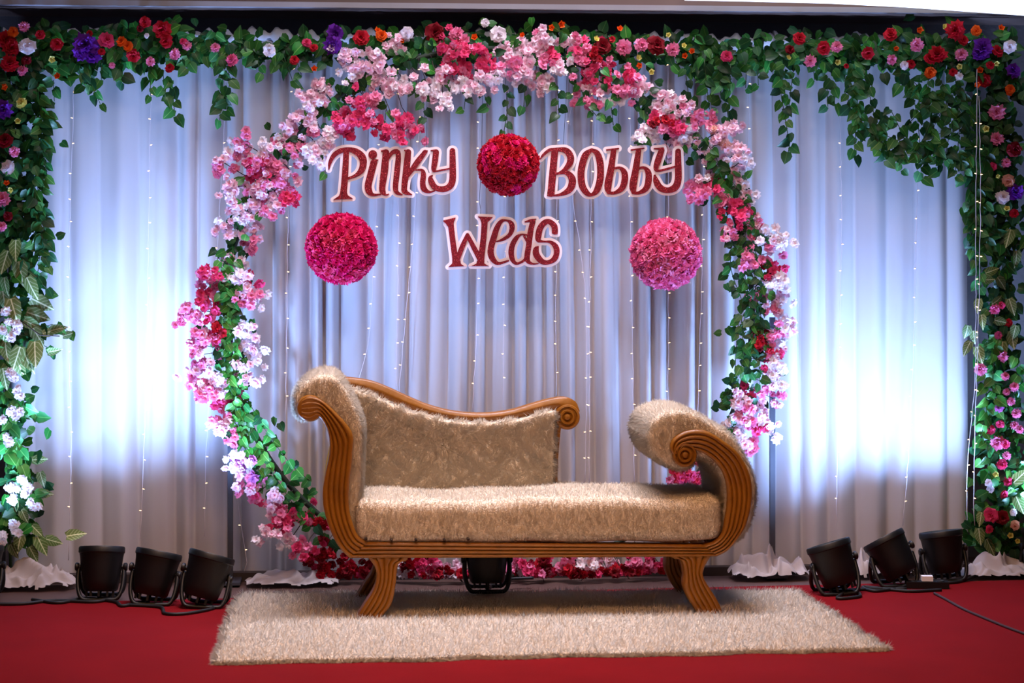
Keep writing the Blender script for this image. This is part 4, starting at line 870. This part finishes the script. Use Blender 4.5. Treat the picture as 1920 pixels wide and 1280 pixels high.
# ------------------------------------------------------------------ fairy lights
STR = [([(137, 110), (137, 215), (133, 350), (128, 600), (133, 830), (128, 1050)], 'nearest the left side garland'), ([(285, 110), (281, 300), (276, 640), (272, 800), (263, 1010)], 'down the middle of the left curtain'),
       ([(424, 90), (420, 240), (410, 420), (388, 820), (384, 1005)], 'along the right border of the left curtain'), ([(548, 180), (540, 400), (537, 700), (536, 790)], 'passing left of the magenta flower ball'),
       ([(715, 200), (700, 510), (690, 640), (672, 712)], 'slanting below the magenta flower ball'), ([(748, 180), (747, 450), (743, 700), (747, 735)], 'behind the letter k above the sofa back'),
       ([(787, 200), (775, 440), (760, 600), (748, 735)], 'slanting to meet its neighbour above the sofa back'), ([(898, 190), (896, 500), (893, 640), (885, 772)], 'below the letter W of the middle sign'),
       ([(948, 370), (946, 520), (943, 760)], 'straight below the red flower ball'), ([(1046, 200), (1043, 480), (1043, 742)], 'ending at the scroll of the sofa back'),
       ([(1075, 180), (1062, 290), (1098, 560), (1097, 905)], 'just right of the sofa back, left of a pair'), ([(1112, 180), (1106, 560), (1105, 905)], 'just right of the sofa back, right of a pair'),
       ([(1182, 350), (1185, 600), (1190, 905)], 'passing left of the pale pink flower ball'), ([(1253, 360), (1253, 640), (1251, 785)], 'behind the pale pink flower ball'),
       ([(1318, 400), (1313, 620), (1308, 780)], 'passing right of the pale pink flower ball'), ([(1405, 90), (1403, 240), (1398, 330)], 'hanging above the right limb of the hoop'),
       ([(1575, 110), (1575, 230), (1578, 450), (1572, 700), (1568, 985)], 'down the left half of the right curtain'), ([(1718, 100), (1720, 330), (1714, 600), (1704, 840), (1692, 985)], 'across the brightest glow of the right curtain'),
       ([(1832, 130), (1830, 400), (1828, 700), (1815, 860), (1813, 975)], 'leaving the right side garland to its left'), ([(1836, 180), (1838, 450), (1826, 900), (1828, 985)], 'in front of the right side garland'),
       ([(440, 880), (448, 960), (462, 1050), (455, 1078)], 'low down beside the left hoop post')]
bm_ = MB().lathe([(0.0008, 0), (0.0018, 0.002), (0.0022, 0.005), (0.0014, 0.009), (0.0004, 0.0105)], None, 6).mesh('bulb')
bm_.materials.append(M_BULB)
for si, (pts, where) in enumerate(STR):
    if si < 18 and pts[0][1] > 80: pts = [(pts[0][0], 78)] + pts
    rg = random.Random(70 + si); y = YC - 0.095 if si not in (18, 19) else 0.94
    w_ = [P(u, v, y) for u, v in pts]; L = sum((a - b).length for a, b in zip(w_, w_[1:])); n = max(6, int(L / 0.05))
    sp = [Vector(q) + Vector((rg.uniform(-.0025, .0025), 0, 0)) for q in spline(w_, n)]
    e = empty('fairy_light_string', w_[-1], 'string of tiny warm fairy lights ' + where, 'fairy lights', 'fairy light strings')
    link('wire', MB(e.location).tube(sp, 0.0018, 4).mesh('fairy_wire'), e, M_FAIRYWIRE)
    nb = max(3, int(L / 0.125))
    for i, q in enumerate(spline(w_, nb + 2)[1:-1]):
        o = bpy.data.objects.new('bulb', bm_); COL.objects.link(o); o.parent = e
        sd = rg.choice((-1, 1)); o.matrix_local = Matrix.Translation(Vector(q) + Vector((0, -0.001, rg.uniform(-.012, .012))) - e.location) @ frame((sd, -0.35, rg.uniform(-.4, .4)), (0, 1, 0))

# ------------------------------------------------------------------ stage lamps
def lamp(u, v, lean_side, lean_back, yaw, label, seed, energy=1.0, cable=None, z0=0.0, scale=0.96):
    rg = random.Random(seed); b = G(u, v, z0); b.z = z0
    e = empty('stage_lamp', b, label, 'stage lamp', 'black floor lamps lighting the backdrop')
    pv = Vector((0, 0, 0.144)) * scale
    Rm = Matrix.Rotation(yaw, 4, 'Z') @ Matrix.Rotation(lean_side, 4, 'Y') @ Matrix.Rotation(-lean_back, 4, 'X')
    T = Matrix.Translation(pv) @ Rm @ Matrix.Scale(scale, 4)
    prof = [(0.048, -0.108), (0.070, -0.108), (0.078, -0.098), (0.084, -0.06), (0.092, 0.0), (0.097, 0.045), (0.100, 0.060), (0.100, 0.062)]
    link('housing', soften(MB().lathe(prof, T, 32).mesh('lamp_housing'), 35), e, M_BLACK)
    link('bezel', soften(MB().lathe([(0.100, 0.060), (0.104, 0.064), (0.104, 0.084), (0.100, 0.090), (0.090, 0.090), (0.088, 0.078)], T, 32, False, False).mesh('lamp_bezel'), 35), e, M_BLACK)
    link('lens', MB().lathe([(0.090, 0.074), (0.05, 0.078), (0.005, 0.079)], T, 24).mesh('lamp_lens'), e, M_LENS)
    for k in range(5):
        a = math.pi * (k + 0.5) / 5 + math.pi; q = Vector((math.cos(a) * 0.062, math.sin(a) * 0.062, -0.118)); mb = MB(); mb.box(T @ q, (0.010 * scale, 0.010 * scale, 0.03 * scale), Rm.to_3x3())
        link('rear_fin', mb.mesh('lamp_fin', False), e, M_BLACK)
    Ry = Matrix.Rotation(yaw, 4, 'Z'); R2 = Ry @ Matrix.Rotation(lean_side * 0.25, 4, 'Y')
    for s in (-1, 1):
        Kn = Matrix.Translation(pv) @ Rm @ Matrix.Rotation(s * math.pi / 2, 4, 'Y') @ Matrix.Scale(scale, 4)
        link('knob', soften(MB().lathe([(0.010, 0.080), (0.010, 0.098), (0.016, 0.099), (0.019, 0.104), (0.019, 0.113), (0.014, 0.117)], Kn, 12).mesh('lamp_knob'), 35), e, M_BLACK)
    for s in (-1, 1):                              # two U-shaped brackets make the stand
        hw = 0.1 * scale; pts = []
        for x, z in ((-hw, 0), (-hw * 1.02, -0.050 * scale), (-hw * 0.95, -0.100 * scale), (-hw * 0.78, -0.131 * scale), (-hw * 0.5, -0.136 * scale), (hw * 0.5, -0.136 * scale), (hw * 0.78, -0.131 * scale), (hw * 0.95, -0.100 * scale), (hw * 1.02, -0.050 * scale), (hw, 0)):
            pts.append(pv + R2 @ Vector((x, s * (-z) * 0.55, z)))
        pts = [Vector((q.x, q.y, max(q.z, 0.007))) for q in (Vector(k) for k in spline(pts, 40))]
        mb = MB(); mb.tube(pts, 0.0095 * scale, 6); link('stand_bracket', mb.mesh('lamp_bracket'), e, M_BLACK)
    if cable:
        pts = [T @ Vector((0, 0, -0.105))] + [T @ Vector((0.0, -0.02, -0.14))] + [G(a, c_, 0.006) - b for a, c_ in cable]
        for q in pts: q.z = max(q.z, 0.007)
        sp = [Vector((q[0], q[1], max(q[2], 0.007))) for q in spline(pts, 50)]
        link('power_cable', MB().tube(sp, 0.0075, 6).mesh('lamp_cable'), e, M_RUBBER)
    if energy:
        d = bpy.data.lights.new('lamp_beam', 'SPOT'); d.energy = SPOT_ENERGY * energy; d.color = SPOT_COLOR; d.spot_size = math.radians(128); d.spot_blend = 1.0; d.shadow_soft_size = 0.06
        o = bpy.data.objects.new('lamp_beam', d); COL.objects.link(o); o.parent = e
        o.matrix_local = Matrix.Translation(T @ Vector((0, 0, 0.10))) @ Rm @ Matrix.Rotation(math.pi, 4, 'X')
    return e
R = math.radians
lamp(-38, 1118, R(2), R(11), 0, 'black stage lamp cut off by the left edge, beside crumpled cloth', 1, 0.75)
lamp(190, 1122, R(1), R(11), 0, 'upright black stage lamp standing left of two tilted ones', 2, 1.1, ((215, 1118), (180, 1128), (100, 1126), (40, 1132), (-40, 1132)))
lamp(291, 1131, R(11), R(11), R(-4), 'black stage lamp tilted right, middle of the three beside the rug', 3, 0.75, ((270, 1128), (230, 1136), (215, 1128), (160, 1122), (110, 1130), (60, 1124)))
lamp(388, 1136, R(15), R(11), R(-6), 'black stage lamp tilted right at the left corner of the rug', 4, 0.75, ((400, 1140), (350, 1150), (310, 1150), (300, 1138), (240, 1134)))
lamp(913, 1107, 0, R(12), 0, 'black stage lamp standing behind the sofa under its seat', 5, 1.9, ((930, 1104), (960, 1098), (1000, 1096)), z0=0.03)
lamp(1563, 1112, R(-15), R(11), R(5), 'black stage lamp tilted left beside the right corner of the rug', 6, 0.68, ((1570, 1122), (1612, 1118), (1600, 1108), (1560, 1108), (1640, 1104), (1700, 1104)))
lamp(1672, 1097, R(-25), R(17), R(5), 'steeply tilted black stage lamp, middle of the three at the right', 7, 0.68, ((1690, 1102), (1640, 1108), (1620, 1100), (1700, 1108), (1765, 1106)))
lamp(1768, 1087, R(-6), R(7), 0, 'black stage lamp nearest the right side garland', 8, 0.9, ((1770, 1092), (1800, 1090), (1850, 1074), (1925, 1070)))
lamp(1957, 1078, R(-2), R(7), 0, 'black stage lamp cut off by the right edge of the picture', 9, 0.75)

# cable across the carpet, power strip with white plug
pts = [G(u, v, 0.005) for u, v in ((1752, 1112), (1775, 1124), (1808, 1142), (1850, 1160), (1900, 1180), (1990, 1212))]
o = link('floor_cable', MB(pts[0]).tube([Vector(q) for q in spline(pts, 30)], 0.006, 6).mesh('floor_cable'), None, mat('grey_cable', srgb(62, 44, 50), 0.8, var=0.3), loc=pts[0])
tag(o, 'thin dark cable running across the red carpet to the right edge', 'cable')
b = G(1738, 1102, 0); e = empty('power_strip', b, 'black power strip with a white plug among the right-hand lamp cables', 'power strip')
Rz = Matrix.Rotation(R(-8), 3, 'Z')
link('strip_body', MB().box((0, 0, 0.016), (0.19, 0.06, 0.030), Rz).mesh('strip_body', False), e, M_BLACK)
for k in range(3): link('socket', MB().lathe([(0.018, 0.030), (0.018, 0.034), (0.013, 0.034), (0.012, 0.031)], Matrix.Translation(Rz @ Vector((-0.06 + 0.06 * k, 0, 0))), 14).mesh('strip_socket'), e, M_RUBBER)
link('plug', MB().box(Rz @ Vector((0, 0, 0.044)), (0.05, 0.04, 0.022), Rz).mesh('strip_plug', False), e, M_WHITE)

# ------------------------------------------------------------------ bunched cloth on the floor by the curtain foot
def bunch(u0, u1, vb, h, label, seed, depth=0.22):
    a, b = G(u0, vb), G(u1, vb); W = (b - a).length; nx, ny = max(20, int(W / 0.007)), 34; c = (a + b) / 2; c.y = min(c.y + depth / 2, YC - 0.16); c.z = 0; vs = []
    for j in range(ny + 1):
        for i in range(nx + 1):
            s, t = i / nx, j / ny; x = (s - 0.5) * W; y = (t - 0.5) * depth
            env = (math.sin(math.pi * s) ** 0.6) * (math.sin(math.pi * t) ** 0.8)
            n1 = mnoise.noise(Vector((x * 5, y * 6, seed))); n2 = mnoise.noise(Vector((x * 9 + 4, y * 9, seed + 7)))
            f = (1 - abs(math.sin(11 * x + 7 * n1 + 16 * y * math.sin(seed))) ** 1.2) * 0.45 + (1 - abs(math.sin(24 * x + 9 * n2 - 25 * y)) ** 1.2) * 0.22 + 0.25 * n2
            z = 0.004 + h * env * (0.25 + f)
            d = mnoise.noise_vector(Vector((x * 9, y * 9, seed * 3.1))) * 0.035 * env
            vs.append((x + d.x, y + d.y, max(0.002, z)))
    mb = MB(); mb.add(vs, [(j * (nx + 1) + i, j * (nx + 1) + i + 1, (j + 1) * (nx + 1) + i + 1, (j + 1) * (nx + 1) + i) for j in range(ny) for i in range(nx) if (math.sin(math.pi * (i + .5) / nx) ** 0.6) * (math.sin(math.pi * (j + .5) / ny) ** 0.8) > 0.2 + 0.12 * math.sin(i * 0.31) * math.cos(j * 0.47)])
    o = link('bunched_cloth', mb.mesh('bunched_cloth'), None, M_CLOTH, loc=c); tag(o, label, 'cloth', 'loose cloth at the foot of the curtains'); return o
bunch(-40, 140, 1107, 0.14, 'crumpled white cloth heaped on the floor at the far left', 2)
bunch(455, 640, 1100, 0.07, 'low fold of white cloth on the floor left of the sofa legs', 5)
bunch(1372, 1530, 1088, 0.17, 'crumpled dusky cloth behind the right end of the sofa', 7)
bunch(1520, 1740, 1084, 0.15, 'ruffled cloth lying behind the two tilted lamps at the right', 9)
bunch(1800, 1960, 1085, 0.12, 'crumpled white cloth on the floor at the far right', 11)
